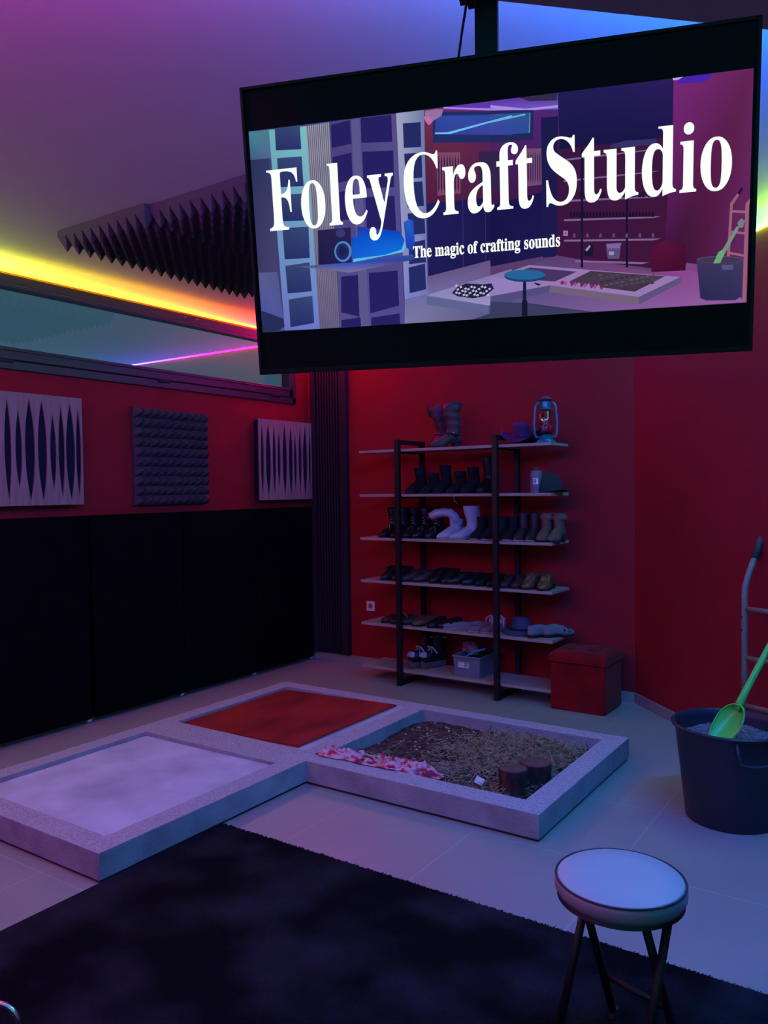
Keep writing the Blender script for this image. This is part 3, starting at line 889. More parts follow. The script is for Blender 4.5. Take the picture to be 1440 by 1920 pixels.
# fourth shelf
z = ZS[3]
lb = shoe('low', M['leather_black'], M['sole_black'], L=.265, w=.045, name='lace_up_shoe', laces=M['black_metal'], hi=.085, accent=M['felt'])
ll = shoe('low', M['leather_darkbrown'], M['sole_black'], L=.265, w=.045, name='loafer', hi=.062, accent=M['felt'])
lp = shoe('low', M['leather_black'], M['sole_black'], L=.27, w=.043, name='dress_shoe', hi=.062, pt=1, laces=M['black_metal'], accent=M['felt'])
bw = shoe('low', M['leather_brown'], M['sole_black'], L=.26, w=.050, name='brown_lace_up', hi=.088, laces=M['sole_pale'], accent=M['felt'])
r4 = [(-3.600, lb, -.15, 'black lace-up shoe, leftmost on the fourth shelf from the top'), (-3.500, lb, -.10, 'black lace-up shoe second from the left on the fourth shelf, behind the left post'),
      (-3.385, ll, -.45, 'dark brown loafer turned sideways, left one of the pair just right of the left post'), (-3.275, ll, -.45, 'dark brown loafer turned sideways, right one of the pair near the left post'),
      (-3.150, lb, -.05, 'black lace-up shoe with pale eyelets left of the shelf middle, left one of its pair'), (-3.055, lb, -.02, 'black lace-up shoe with pale eyelets near the shelf middle, right one of its pair'),
      (-2.955, lp, -.55, 'pointed black dress shoe at the middle of the fourth shelf, turned to the left'), (-2.845, lp, -.30, 'pointed black dress shoe just right of the middle of the fourth shelf'),
      (-2.755, lp, -.1, 'black dress shoe, left one of the pair left of the right post'), (-2.665, lp, -.05, 'black dress shoe, right one of the pair touching the right post'),
      (-2.560, ll, .0, 'dark shoe directly behind the right post on the fourth shelf'), (-2.472, ll, .05, 'dark shoe right of the right post beside the brown lace-ups')]
seen = set()
for x, p, rz, l in r4:
    b = p if id(p) not in seen else copy_tree(p); seen.add(id(p))
    place(b, x, 5.405, z, rz, l, group='dark low shoes on the fourth shelf')
place(bw, -2.372, 5.395, z, -.12, 'brown leather lace-up with its laces tied, left one of the pair at the right end')
b = copy_tree(bw); place(b, -2.258, 5.385, z, .05, 'brown leather lace-up with loose laces, rightmost shoe on the fourth shelf')

# fifth shelf
z = ZS[4]
sd = shoe('flat', M['leather_darkbrown'], M['sole_black'], L=.25, w=.044, name='brown_sandal', hi=.05, heel=.006, accent=M['wood_brown'])
MB().tube([(-.040, .02, .02), (-.030, .02, .055), (0, .015, .07), (.030, .02, .055), (.040, .02, .02)], .010, 8).build('ankle_strap', M['leather_brown'], sd, smooth=True)
place(sd, -3.600, 5.41, z, -.2, 'brown strappy sandal at the left end of the fifth shelf', cat='shoe')
b = copy_tree(sd); place(b, -3.500, 5.40, z, -.3, 'brown strappy sandal half behind the left post on the fifth shelf')
mu = shoe('flat', M['leather_darkbrown'], M['sole_black'], L=.25, w=.044, name='slip_on_shoe', hi=.05, heel=.008)
place(mu, -3.395, 5.40, z, -.5, 'dark slip-on with pale insole standing just right of the left post')
mt = shoe('flat', M['leather_brown'], M['sole_black'], L=.25, w=.047, name='tan_mule', hi=.058, heel=.010)
place(mt, -3.287, 5.385, z, -.25, 'light brown mule with pale insole on the fifth shelf')
bk = shoe('flat', M['leather_black'], M['sole_black'], L=.25, w=.047, name='black_pump', hi=.055, heel=.014)
place(bk, -3.168, 5.385, z, .02, 'black slip-on with bright insole, left one of the pair')
b = copy_tree(bk); place(b, -3.062, 5.41, z, -.3, 'black slip-on with bright insole, right one of the pair')
fl = shoe('flat', M['grey_fabric'], M['sole_pale'], L=.24, w=.043, name='grey_slipper', hi=.040, heel=.004, accent=M['grey_fabric'])
place(fl, -2.985, 5.375, z, -1.05, 'flat light grey slipper lying sideways at the middle of the fifth shelf')
b = copy_tree(fl); place(b, -2.895, 5.46, z, -1.15, 'flat grey slipper behind the first grey slipper')
pk = shoe('flat', M['pink_suede'], M['sole_pale'], L=.25, w=.044, name='pink_sandal', hi=.045, heel=.008, accent=M['pink_suede'])
MB().tube([(-.038, .07, .02), (-.036, .085, .085), (0, .095, .105), (.036, .085, .085), (.038, .07, .02)], .008, 8).build('heel_strap', M['insole_pale'], pk, smooth=True)
MB().rings([[(-.034, .10, .02), (.034, .10, .02), (.034, .106, .02), (-.034, .106, .02)], [(-.028, .104, .10), (.028, .104, .10), (.028, .110, .10), (-.028, .110, .10)]]).build('heel_counter', M['insole_pale'], pk)
place(pk, -2.785, 5.39, z, -.4, 'pink suede sandal with pale heel strap, left one of the pair')
b = copy_tree(pk); place(b, -2.688, 5.39, z, -.3, 'pink suede sandal with pale heel strap, right one next to the right post')
# felt hat on the fifth shelf
g = empty('felt_hat', (-2.475, 5.42, z), 0, 'dark blue felt hat lying on the fifth shelf right of the right post', 'hat')
rs = []
n = 36
for rr, zz in ((.125, .006), (.120, .012), (.095, .016), (.074, .022), (.070, .05), (.062, .09), (.045, .113), (.02, .118), (.001, .119)):
    rs.append([((rr * 1.12) * math.cos(a), rr * math.sin(a) * .95, zz + (.012 * math.cos(2 * a) * (rr / .125) ** 3 if zz < .02 else 0) + .008) for a in [2 * PI * k / n for k in range(n)]])
MB().rings(rs).build('crown_and_brim', M['hat_blue'], g, smooth=True)
MB().lathe([(.0835, .030), (.0845, .031), (.0825, .046), (.0815, .045)], 36).build('hat_band', M['felt'], g, smooth=True).scale = (1, .85, 1)
# bike shoes
bs_ = shoe('low', M['grey_fabric'], M['sole_black'], L=.27, w=.046, name='cycling_shoe', hi=.070, heel=.012, accent=M['felt'])
MB().tube([(-.040, -.02, .04), (-.02, -.022, .075), (.02, -.022, .075), (.040, -.02, .04)], .007, 6).build('strap', M['leather_black'], bs_, smooth=True)
MB().tube([(-.043, -.06, .03), (-.02, -.062, .060), (.02, -.062, .060), (.043, -.06, .03)], .006, 6).build('strap', M['leather_black'], bs_, smooth=True)
place(bs_, -2.285, 5.395, z, PI - .55, 'white and black cycling shoe, nearer one at the right end of the fifth shelf')
b = copy_tree(bs_); place(b, -2.195, 5.46, z, PI - .55, 'white and black cycling shoe, farther one at the right end of the fifth shelf')

# bottom shelf: skate and crate
z = ZS[5]
sk_ = shoe('boot', M['leather_black'], M['sole_black'], L=.26, w=.045, H=.19, name='roller_skate', hi=.075, laces=M['white_leather'])
for c in list(COL.objects):
    if c.parent == sk_: c.location.z += .075
MB().rings([[(-.018, -.10, .055), (.018, -.10, .055), (.018, .10, .055), (-.018, .10, .055)], [(-.03, -.12, .085), (.03, -.12, .085), (.03, .12, .085), (-.03, .12, .085)]]).build('wheel_frame', M['black_metal'], sk_)
for yy_ in (-.09, -.03, .03, .09):
    mb = MB(); rs = []
    for xx, rr in ((-.011, .030), (-.008, .036), (.008, .036), (.011, .030)):
        rs.append([(xx, yy_ + rr * math.cos(a), .0365 + rr * math.sin(a)) for a in [2 * PI * k / 20 for k in range(20)]])
    mb.rings(rs).build('wheel', M['suede_taupe'], sk_, smooth=False)
MB().rings([[(-.030, -.128, .100), (.030, -.128, .100), (.034, -.10, .100), (-.034, -.10, .100)], [(-.022, -.120, .128), (.022, -.120, .128), (.026, -.09, .135), (-.026, -.09, .135)]]).build('toe_cap', M['white_leather'], sk_)
MB().tube([(-.046, .0, .12), (-.03, -.03, .168), (.03, -.03, .168), (.046, .0, .12)], .006, 6).build('buckle_strap', M['white_leather'], sk_)
MB().tube([(-.046, .10, .235), (-.02, .018, .252), (.02, .018, .252), (.046, .10, .235)], .007, 6).build('buckle_strap', M['white_leather'], sk_)
place(sk_, -3.335, 5.42, z, -.35, 'black and white roller skate on the bottom shelf, nearer one', cat='roller skate')
b = copy_tree(sk_); place(b, -3.245, 5.455, z, -.35, 'black and white roller skate on the bottom shelf, farther one', cat='roller skate')

g = empty('storage_crate', (-2.865, 5.445, z), 0, 'grey plastic storage crate on the bottom shelf, filled with shoes and cables', 'crate')
rs = []
for s, zz in ((.93, 0), (1, .145), (1.06, .146), (1.06, .16), (1.0, .16), (.97, .155), (.91, .006)):
    hx, hy = .112 * s, .150 * s
    rs.append([(-hx, -hy, zz + .0005), (hx, -hy, zz + .0005), (hx, hy, zz + .0005), (-hx, hy, zz + .0005)])
MB().rings(rs).build('crate_shell', M['crate'], g, bevel=.003)
lab_ = MB().box(-.068, .018, -.1535, -.1500, .062, .112).build('label', M['paper'], g); lab_.rotation_euler = (-.06, 0, 0); lab_.location = (0, -.0005, .0)
mb = MB()
for k, (x0, x1) in enumerate([(-.02, -.017), (-.014, -.012), (-.009, -.005), (-.002, 0), (.003, .007), (.010, .012)]): mb.box(x0, x1, -.1542, -.1535, .068, .106)
for zz in (.072, .082, .092, .102): mb.box(-.062, -.03, -.1542, -.1535, zz, zz + .002)
mb.build('barcode', M['ink'], lab_)
mb = shoe('low', M['grey_fabric'], M['sole_pale'], L=.22, w=.042, name='grey_trainer', hi=.06, laces=M['white_leather'])
place(mb, -2.915, 5.47, z + .150, 1.0, 'grey trainer lying on top of the storage crate')
mb = MB(); rs = []
o = MB().rings([[(-.10, -.012, 0), (-.10, .012, 0), (-.10, .012, .008), (-.10, -.012, .008)], [(.0, -.016, .012), (.0, .016, .012), (.0, .016, .02), (.0, -.016, .02)], [(.09, -.02, .0), (.09, .02, .0), (.09, .02, .01), (.09, -.02, .01)]]).build('blue_strap', M['blue_plastic'], smooth=False, bevel=.002)
o.location = (-2.825, 5.36, z + .172); o.rotation_euler = (0, -.42, .35); tag(o, 'bright blue plastic strap sticking out of the storage crate', 'strap')
mb = MB()
for k in range(5):
    pts = []
    for t in range(26):
        a = t / 25 * 2 * PI * 1.3 + k; pts.append((.045 * math.cos(a) + .01 * k, .06 * math.sin(a), .008 + .012 * k + .006 * math.sin(3 * a)))
    mb.tube(pts, .006, 7)
o = mb.build('cable_coil', M['rubber'], smooth=True); o.location = (-2.83, 5.50, z + .125); tag(o, 'coiled black cables filling the right half of the storage crate', 'cable')
mb = shoe('low', M['leather_black'], M['sole_black'], L=.20, w=.04, name='black_trainer', hi=.055)
place(mb, -2.955, 5.42, z + .072, .2, 'black shoe tucked inside the storage crate under the grey trainer')

# top shelf: cowboy boots, hat, lantern
z = ZS[0]


def cowboy(lean, label, x, y, rz):
    r = shoe('closed', M['cowboy'], M['sole_black'], L=.28, w=.043, name='cowboy_boot', hi=.075, heel=.036, pt=1, H=.12)
    rs = []; NZ = 22
    for i in range(NZ + 1):
        f = i / NZ; zz = .10 + .255 * f
        cy = .065 + .008 * math.sin(f * 7); cx = lean * f * f
        rx, ry = .044 + .016 * f + .003 * math.sin(f * 26), .056 + .018 * f + .003 * math.sin(f * 23 + 1)
        ring = []
        for k in range(28):
            a = 2 * PI * k / 28
            dip = (-.030 * abs(math.cos(a)) ** 3 + 0) if False else (.022 * abs(math.cos(a)) ** 2 - .022)
            ring.append((cx + rx * math.cos(a), cy + ry * math.sin(a), zz + dip * (f ** 4) * 1.2))
        rs.append(ring)
    c0 = (lean, .07)
    rs.append([(c0[0] + (p[0] - c0[0]) * .9, c0[1] + (p[1] - c0[1]) * .9, p[2]) for p in rs[-1]])
    rs.append([(c0[0] + (p[0] - c0[0]) * .8, c0[1] + (p[1] - c0[1]) * .85, p[2] - .08) for p in rs[-1]])
    MB().rings(rs).build('tall_shaft', M['cowboy'], r, smooth=True)
    MB().tube([(-.05 + lean * .02, .03, .12), (0, .0, .115), (.05, .03, .11), (.052, .10, .10), (0, .125, .10), (-.05, .10, .11)], .006, 8, closed=True).build('harness_strap', M['leather_darkbrown'], r, smooth=True)
    MB().lathe([(.012, -.003), (.015, 0), (.012, .003), (.009, 0)], 16, cap0=False, cap1=False).build('strap_ring', M['chrome'], r).location = (.052, .04, .112)
    return place(r, x, y, z, rz, label, cat='boot', group='pair of cowboy boots on the top shelf')


cowboy(-.075, 'tall brown cowboy boot leaning to the left at the back of the top shelf', -3.185, 5.475, .1)
cowboy(.0, 'tall brown cowboy boot standing upright, the nearer one on the top shelf', -3.105 + .03, 5.385, -.55)

g = empty('cowboy_hat', (-2.462, 5.425, z), .15, 'dark purple cowboy hat with curled brim on the top shelf left of the lantern', 'hat')
n = 44; rs = []
for rr, zz in ((.172, .060), (.170, .066), (.135, .036), (.095, .028), (.088, .034), (.084, .075), (.080, .125), (.064, .150), (.035, .140), (.012, .130), (.001, .129)):
    ring = []
    for k in range(n):
        a = 2 * PI * k / n; c, s = math.cos(a), math.sin(a)
        curl = .045 * (abs(c) ** 2) * max(0, (rr - .085) / .08) - .046 * (abs(s) ** 1.5) * max(0, (rr - .085) / .08)
        ring.append((rr * c * .86, rr * s * 1.02, zz + curl + (.012 * abs(s) if rr < .07 else 0)))
    rs.append(ring)
rs = [[(p[0], p[1], max(.002, p[2])) for p in r] for r in rs]
MB().rings(rs).build('crown_and_brim', M['hat_purple'], g, smooth=True)
n = 36
MB().rings([[(rr * math.cos(2 * PI * k / n) * .87, rr * math.sin(2 * PI * k / n) * 1.03, zz) for k in range(n)] for rr, zz in ((.087, .036), (.090, .037), (.0875, .054), (.084, .054))]).build('hat_band', M['felt'], g, smooth=True)

g = empty('storm_lantern', (-2.245, 5.36, z), .45, 'blue metal hurricane lantern with glass globe, at the right end of the top shelf', 'lantern')
MB().lathe([(.068, 0), (.070, .008), (.064, .016), (.050, .028), (.052, .042), (.040, .052), (.026, .058), (.024, .066)], 36).build('fuel_tank', M['blue_metal'], g, auto=40)
MB().lathe([(.030, .062), (.046, .068), (.048, .076), (.036, .082)], 32).build('burner_plate', M['black_metal'], g, auto=40)
MB().lathe([(.034, .080), (.050, .105), (.057, .140), (.054, .180), (.042, .222), (.036, .238), (.034, .238), (.040, .222), (.052, .180), (.055, .140), (.048, .105), (.032, .080)], 36, cap0=False, cap1=False).build('glass_globe', M['lantern_glass'], g, smooth=True)
MB().lathe([(.050, .236), (.052, .242), (.038, .250), (.034, .254), (.034, .292), (.040, .296), (.030, .302)], 32).build('chimney', M['blue_metal'], g, auto=40)
MB().lathe([(.028, .300), (.048, .304), (.050, .309), (.030, .324), (.010, .334), (.002, .335)], 32).build('cap', M['leather_darkbrown'], g, smooth=True)
for s in (-1, 1):
    MB().tube([(s * .046, 0, .040), (s * .068, 0, .046), (s * .078, 0, .070), (s * .080, 0, .14), (s * .074, 0, .21), (s * .070, 0, .262), (s * .058, 0, .282), (s * .034, 0, .286)], .009, 10).build('air_tube', M['blue_metal'], g, smooth=True)
mb = MB()
for zz in (.115, .175):
    mb.tube([(.060 * math.cos(a), .060 * math.sin(a), zz) for a in [2 * PI * k / 28 for k in range(28)]], .0013, 5, closed=True)
mb.build('globe_guard', M['chrome'], g)
MB().tube([(-.076, 0, .25), (-.084, .02, .20), (-.090, .05, .12), (-.07, .085, .06), (0, .10, .045), (.07, .085, .06), (.090, .05, .12), (.084, .02, .20), (.076, 0, .25)], .0018, 6).build('bail_handle', M['chrome'], g, smooth=True)

# second shelf right: canister, cap
z = ZS[1]
g = empty('spray_canister', (-2.312, 5.345, z), .3, 'small printed canister with a paper tag on the second shelf beside the cap', 'canister')
MB().lathe([(.040, 0), (.042, .004), (.042, .150), (.038, .158), (.030, .160), (.030, .160)], 30).build('can_body', M['tin'], g, auto=40)
MB().lathe([(.028, .158), (.030, .162), (.030, .176), (.024, .182)], 24).build('lid', M['leather_brown'], g, auto=40)
o = MB().box(-.018, .018, -.0455, -.0425, .062, .105).build('paper_tag', M['paper'], g)
MB().box(-.012, -.007, -.0460, -.0455, .068, .099).box(-.004, .002, -.0460, -.0455, .068, .099).build('tag_print', M['ink'], o)
g = empty('baseball_cap', (-2.225, 5.395, z), 1.0, 'dark navy peaked cap hanging over the right end of the second shelf', 'cap')
n = 32; rs = []
for i in range(9):
    f = i / 8; a0 = f * PI / 2
    rs.append([(.092 * math.cos(a0) * math.cos(a) + .0, .100 * math.cos(a0) * math.sin(a) + .02, .004 + .128 * math.sin(a0) ** .9) for a in [2 * PI * k / n for k in range(n)]])
MB().rings(rs, cap1=False).build('crown', M['cap_navy'], g, smooth=True)
rs = []
for i in range(7):
    f = i / 6
    ring = []
    for k in range(15):
        a = PI + PI * (k / 14) * .9 + .16
        rr = 1 + .72 * f
        px_, py_ = .086 * math.cos(a) * (1 + .10 * f), .02 + .095 * math.sin(a) * rr
        ring.append((px_, py_, .012 + .014 * (1 - (math.cos(a)) ** 2) - .005 * f))
    rs.append(ring)
o = MB().rings(rs, closed=False, cap0=False, cap1=False).build('peak', M['cap_navy'], g, smooth=True)
md = o.modifiers.new('thick', 'SOLIDIFY'); md.thickness = .003
MB().lathe([(.001, .135), (.008, .133), (.010, .130)], 12, (0, .02)).build('button', M['cap_navy'], g, smooth=True)
g.scale = (1.08, 1.05, 1.12)

# thin strap hanging from the second shelf
o = MB().tube([(-2.935, 5.262 - .004, 1.508), (-2.938, 5.262 - .004, 1.48), (-2.936, 5.27, 1.45), (-2.930, 5.30, 1.43)], .0018, 6).build('hanging_lace', M['sole_pale'], smooth=True)
tag(o, 'thin lace dangling from the second shelf above the white boots', 'lace')

# ------------------------------------------------------------------ ottoman
g = empty('storage_ottoman', (-1.978, 5.415, 0), 0, 'cube-shaped dark red velvet storage ottoman beside the shoe shelf', 'ottoman')
MB().box(-.195, .195, -.175, .175, .0, .335).build('box_body', M['velvet'], g, bevel=.012, seg=3)
mb = MB(); n = 16; vs = []; fs = []
for j in range(n + 1):
    for i in range(n + 1):
        u, v = i / n * 2 - 1, j / n * 2 - 1
        d = (1 - abs(u) ** 6) * (1 - abs(v) ** 6)
        tuft = sum(.016 * math.exp(-((u - a) ** 2 + (v - b_) ** 2) / .03) for a in (-.4, .4) for b_ in (-.4, .4))
        vs.append((u * .205, v * .186, .385 + .030 * d ** .5 - tuft))
for j in range(n):
    for i in range(n):
        a = j * (n + 1) + i; fs.append((a, a + 1, a + n + 2, a + n + 1))
per = [i for i in range(n + 1)] + [j * (n + 1) + n for j in range(1, n + 1)] + [n * (n + 1) + i for i in range(n - 1, -1, -1)] + [j * (n + 1) for j in range(n - 1, 0, -1)]
nb = len(vs); P = len(per)
vs += [(vs[q][0], vs[q][1], .340) for q in per]
fs += [(per[k], nb + k, nb + (k + 1) % P, per[(k + 1) % P]) for k in range(P)] + [tuple(nb + k for k in range(P))]
MB().add(vs, fs).build('cushion_lid', M['velvet'], g, auto=60, bevel=.006)
MB().tube([(-.207, -.188, .341), (.207, -.188, .341), (.207, .188, .341), (-.207, .188, .341)], .004, 6, closed=True).build('piping', M['velvet'], g)

# ------------------------------------------------------------------ bucket
BX, BY = -.750, 3.952
g = empty('rubble_bucket', (BX, BY, 0), 0, 'large dark grey builders bucket filled with gravel at the right edge of the photo', 'bucket')
RB, RT, HT = .200, .246, .44
rs = []
n = 72
mb = MB()
prof = [(.188, .004), (.196, 0), (RB, .006), (RB + (RT - RB) * .5, HT * .5), (RT, HT - .02), (RT + .004, HT - .014), (RT + .016, HT - .010), (RT + .018, HT - .002), (RT + .012, HT + .003), (RT + .002, HT + .002), (RT - .006, HT - .006), (RT - .012, HT - .03), (RB - .006, .012)]
mb.lathe(prof, n)
mb.build('bucket_shell', M['bucket'], g, auto=35)
for ang in (-PI / 2 + .16 + .42, PI / 2 + .16 + .42):
    mb = MB(); ca, sa = math.cos(ang), math.sin(ang)

    def bp(t, rr, zz):
        a = ang + t; return (rr * math.cos(a), rr * math.sin(a), zz)
    pts = [bp(-.30, RT + .006, HT - .02), bp(-.28, RT + .020, HT - .07), bp(-.24, RT + .030, HT - .105), bp(-.1, RT + .034, HT - .112), bp(.1, RT + .034, HT - .112), bp(.24, RT + .030, HT - .105), bp(.28, RT + .020, HT - .07), bp(.30, RT + .006, HT - .02)]
    mb.tube(pts, .009, 10)
    mb.build('handle', M['bucket'], g, smooth=True)
# gravel
mb = MB(); n = 56; R_ = 24; vs = [(0, 0, .375)]; fs = []
for i in range(1, R_ + 1):
    r_ = .236 * i / R_
    for k in range(n):
        a = 2 * PI * k / n; x_, y_ = r_ * math.cos(a), r_ * math.sin(a)
        vs.append((x_, y_, .372 + .012 * noise.noise(Vector((x_ * 6, y_ * 6, 2))) + .020 * math.exp(-((x_ - .12) ** 2 + (y_ + .05) ** 2) / .015) - .018 * math.exp(-((x_ + .12) ** 2 + (y_ + .05) ** 2) / .02) + .006 * noise.noise(Vector((x_ * 60, y_ * 60, 4)))))
for k in range(n): fs.append((0, 1 + k, 1 + (k + 1) % n))
for i in range(R_ - 1):
    for k in range(n):
        a = 1 + i * n + k; b_ = 1 + i * n + (k + 1) % n; fs.append((a, a + n, b_ + n, b_))
mb.add(vs, fs)
for k in range(1500):
    a = rnd.uniform(0, 2 * PI); r_ = .225 * math.sqrt(rnd.random()); x_, y_ = r_ * math.cos(a), r_ * math.sin(a)
    zz = .374 + .012 * noise.noise(Vector((x_ * 6, y_ * 6, 2))) + .020 * math.exp(-((x_ - .12) ** 2 + (y_ + .05) ** 2) / .015) - .018 * math.exp(-((x_ + .12) ** 2 + (y_ + .05) ** 2) / .02)
    s = rnd.uniform(.003, .007)
    q = [(x_ + s * rnd.uniform(-1, 1) * .4 + dx * s, y_ + dy * s, zz + dz * s * .8) for dx, dy, dz in ((1, 0, 0), (0, 1, 0), (-1, 0, 0), (0, -1, 0), (0, 0, 1), (0, 0, -1))]
    mb.add(q, [(0, 1, 4), (1, 2, 4), (2, 3, 4), (3, 0, 4), (1, 0, 5), (2, 1, 5), (3, 2, 5), (0, 3, 5)])
o = mb.build('gravel', M['gravel'], loc=(BX, BY, 0))
tag(o, 'dark grey gravel filling the bucket to just below its rim', 'gravel', kind='stuff')

# ------------------------------------------------------------------ green shovel, blade resting in the gravel, handle leaning up to the right
A = Vector((-.775, 3.815, .400)); B = Vector((-.575, 4.20, .890))
ax = (B - A).normalized(); Lh = (B - A).length
side = ax.cross(Vector((0, 0, 1))).normalized()
if side.x < 0: side = -side
nrm = side.cross(ax).normalized()
if nrm.y > 0: nrm = -nrm
mw = Matrix((side, ax, nrm)).transposed().to_4x4()
if mw.determinant() < 0:
    side = -side; mw = Matrix((side, ax, nrm)).transposed().to_4x4()
g = empty('toy_shovel', A, 0, 'bright green plastic shovel stuck into the gravel of the bucket', 'shovel')
g.rotation_euler = mw.to_euler()
# blade in local x (width), y (along handle), z (normal, open face)
rs = []; NB = 16
for i in range(NB + 1):
    f = i / NB; y_ = f * .185
    hw_ = .064 * (1 if f < .45 else math.sqrt(max(0, 1 - ((f - .45) / .56) ** 2.2))) * (.80 + .20 * min(1, f * 3)) + .004
    depth = .006 + .034 * math.sin(PI * min(1, .15 + f * .62))
    ring = []
    for k in range(15):
        u = k / 14 * 2 - 1; ring.append((u * hw_, y_, -depth * (1 - abs(u) ** 3.2)))
    ring2 = [(p[0] * 1.0, p[1] + (0.003 if f > .9 else 0), p[2] - .004) for p in reversed(ring)]
    ring2[0] = (ring2[0][0] + .004, ring2[0][1], ring2[0][2]); ring2[-1] = (ring2[-1][0] - .004, ring2[-1][1], ring2[-1][2])
    rs.append(ring + ring2)
MB().rings(rs).build('scoop', M['green'], g, auto=50)
mb = MB(); e_ = []
for i in range(NB + 1):
    f = i / NB
    e_.append((.064 * (1 if f < .45 else math.sqrt(max(0, 1 - ((f - .45) / .56) ** 2.2))) * (.80 + .20 * min(1, f * 3)) + .004, f * .185))
mb.tube([(x_, y_, 0) for x_, y_ in e_] + [(-x_, y_, 0) for x_, y_ in reversed(e_)], .0035, 6)
mb.build('scoop_lip', M['green'], g, smooth=True)
MB().tube([(0, .165, -.022), (0, .20, -.012), (0, .26, -.008), (0, .36, -.008), (0, Lh * .82, -.008), (0, Lh * .90, -.008)], [.011, .019, .016, .0155, .0145, .016], 14).build('handle_shaft', M['green'], g, smooth=True)
MB().tube([(0, Lh * .88, -.008), (-.028, Lh * .91, -.008), (-.043, Lh * .955, -.008), (-.038, Lh, -.008), (0, Lh * 1.012, -.008), (.038, Lh, -.008), (.043, Lh * .955, -.008), (.028, Lh * .91, -.008)], .009, 10, closed=True).build('grip', M['green'], g, smooth=True)

# ------------------------------------------------------------------ hand truck leaning at the slanted wall
g = empty('hand_truck', (-.807, 4.607, 0), 0, 'cream-coloured tubular hand truck standing at the slanted red wall behind the bucket', 'hand truck')
rd = Vector((.91, -.41, 0)); fd = Vector((.41, .91, 0)) * 1.0
Wt = .40


def arc(base, pts, r, nm, m): return MB().tube([tuple(Vector(base) + Vector(p)) for p in pts], r, 12).build(nm, m, g, smooth=True)


for q in (0, Wt):
    o_ = rd * q
    pts = [(0, 0, .10), (0, 0, .6), (0, 0, .95), tuple(fd * .008 + Vector((0, 0, 1.01))), tuple(fd * .035 + Vector((0, 0, 1.065))), tuple(fd * .075 + Vector((0, 0, 1.13))), tuple(fd * .088 + Vector((0, 0, 1.15)))]
    arc(o_, pts, .0165, 'side_rail', M['cream'])
    arc(o_, [tuple(fd * .086 + Vector((0, 0, 1.146))), tuple(fd * .16 + Vector((0, 0, 1.27)))], .020, 'hand_grip', M['rubber'])
for zz in (.885, .622, .365):
    arc((0, 0, 0), [tuple(rd * .010 + Vector((0, 0, zz))), tuple(rd * (Wt - .01) + Vector((0, 0, zz)))], .013, 'cross_bar', M['cream'])
arc((0, 0, 0), [tuple(rd * -.02 + fd * .04 + Vector((0, 0, .10))), tuple(rd * (Wt + .02) + fd * .04 + Vector((0, 0, .10)))], .010, 'axle', M['black_metal'])
for q in (.05, Wt - .05):
    c = rd * q + fd * .04; rs = []
    for xx, rr in ((-.022, .085), (-.016, .10), (.016, .10), (.022, .085)):
        rs.append([tuple(c + rd * xx + fd * (rr * math.cos(a) / fd.length) + Vector((0, 0, .10 + rr * math.sin(a)))) for a in [2 * PI * k / 24 for k in range(24)]])
    MB().rings(rs).build('wheel', M['rubber'], g)
pl = [tuple(rd * 0 - fd * .02)[:2], tuple(rd * Wt - fd * .02)[:2], tuple(rd * Wt - fd * .16)[:2], tuple(rd * 0 - fd * .16)[:2]]
prism(pl, .004, .012).build('toe_plate', M['cream'], g)
mb = MB()
for zz in (.84, .77): mb.lathe([(.004, zz - .004), (.004, zz + .004)], 8, (-.012, -.013))
mb.build('bolt', M['black_metal'], g)

# ------------------------------------------------------------------ folding stool
SXc, SYc = -.678, 2.105
g = empty('folding_stool', (SXc, SYc, .014), 0, 'round white padded folding stool with black tube legs standing on the rug', 'stool')
zt = .486
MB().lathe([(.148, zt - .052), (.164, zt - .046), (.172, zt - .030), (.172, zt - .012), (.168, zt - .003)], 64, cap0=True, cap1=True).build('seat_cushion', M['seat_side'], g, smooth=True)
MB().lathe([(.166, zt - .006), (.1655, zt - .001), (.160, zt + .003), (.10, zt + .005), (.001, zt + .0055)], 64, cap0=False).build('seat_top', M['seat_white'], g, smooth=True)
MB().tube([(.1685 * math.cos(2 * PI * k / 72), .1685 * math.sin(2 * PI * k / 72), zt - .001) for k in range(72)], .0030, 8, closed=True).build('piping', M['ink'], g, smooth=True)
MB().lathe([(.160, zt - .060), (.166, zt - .056), (.160, zt - .045), (.05, zt - .045)], 48).build('seat_base', M['black_metal'], g, auto=40)
# two crossing U frames; a: direction between the two leg pairs, b: direction along which the pairs cross
aa = Vector((.963, -.268, 0)); bb = Vector((.268, .963, 0))
for s in (1, -1):
    off = .095 if s > 0 else .122
    top = [-aa * off - bb * (s * .043), aa * off - bb * (s * .043)]
    bot = [-aa * (off + .006) + bb * (s * .118), aa * (off + .006) + bb * (s * .118)]
    t0 = [v + Vector((0, 0, zt - .055)) for v in top]; b0 = [v + Vector((0, 0, .010)) for v in bot]
    MB().tube([t0[0], b0[0]], .0115, 12).build('leg', M['black_metal'], g, smooth=True)
    MB().tube([t0[1], b0[1]], .0115, 12).build('leg', M['black_metal'], g, smooth=True)
    f = .68 if s > 0 else .90
    MB().tube([t0[0].lerp(b0[0], f), t0[1].lerp(b0[1], f)], .008, 10).build('cross_bar', M['black_metal'], g, smooth=True)
    for b_ in b0:
        MB().tube([b_ + Vector((0, 0, -.010)), b_ + Vector((0, 0, .018))], .015, 10).build('rubber_foot', M['rubber'], g)

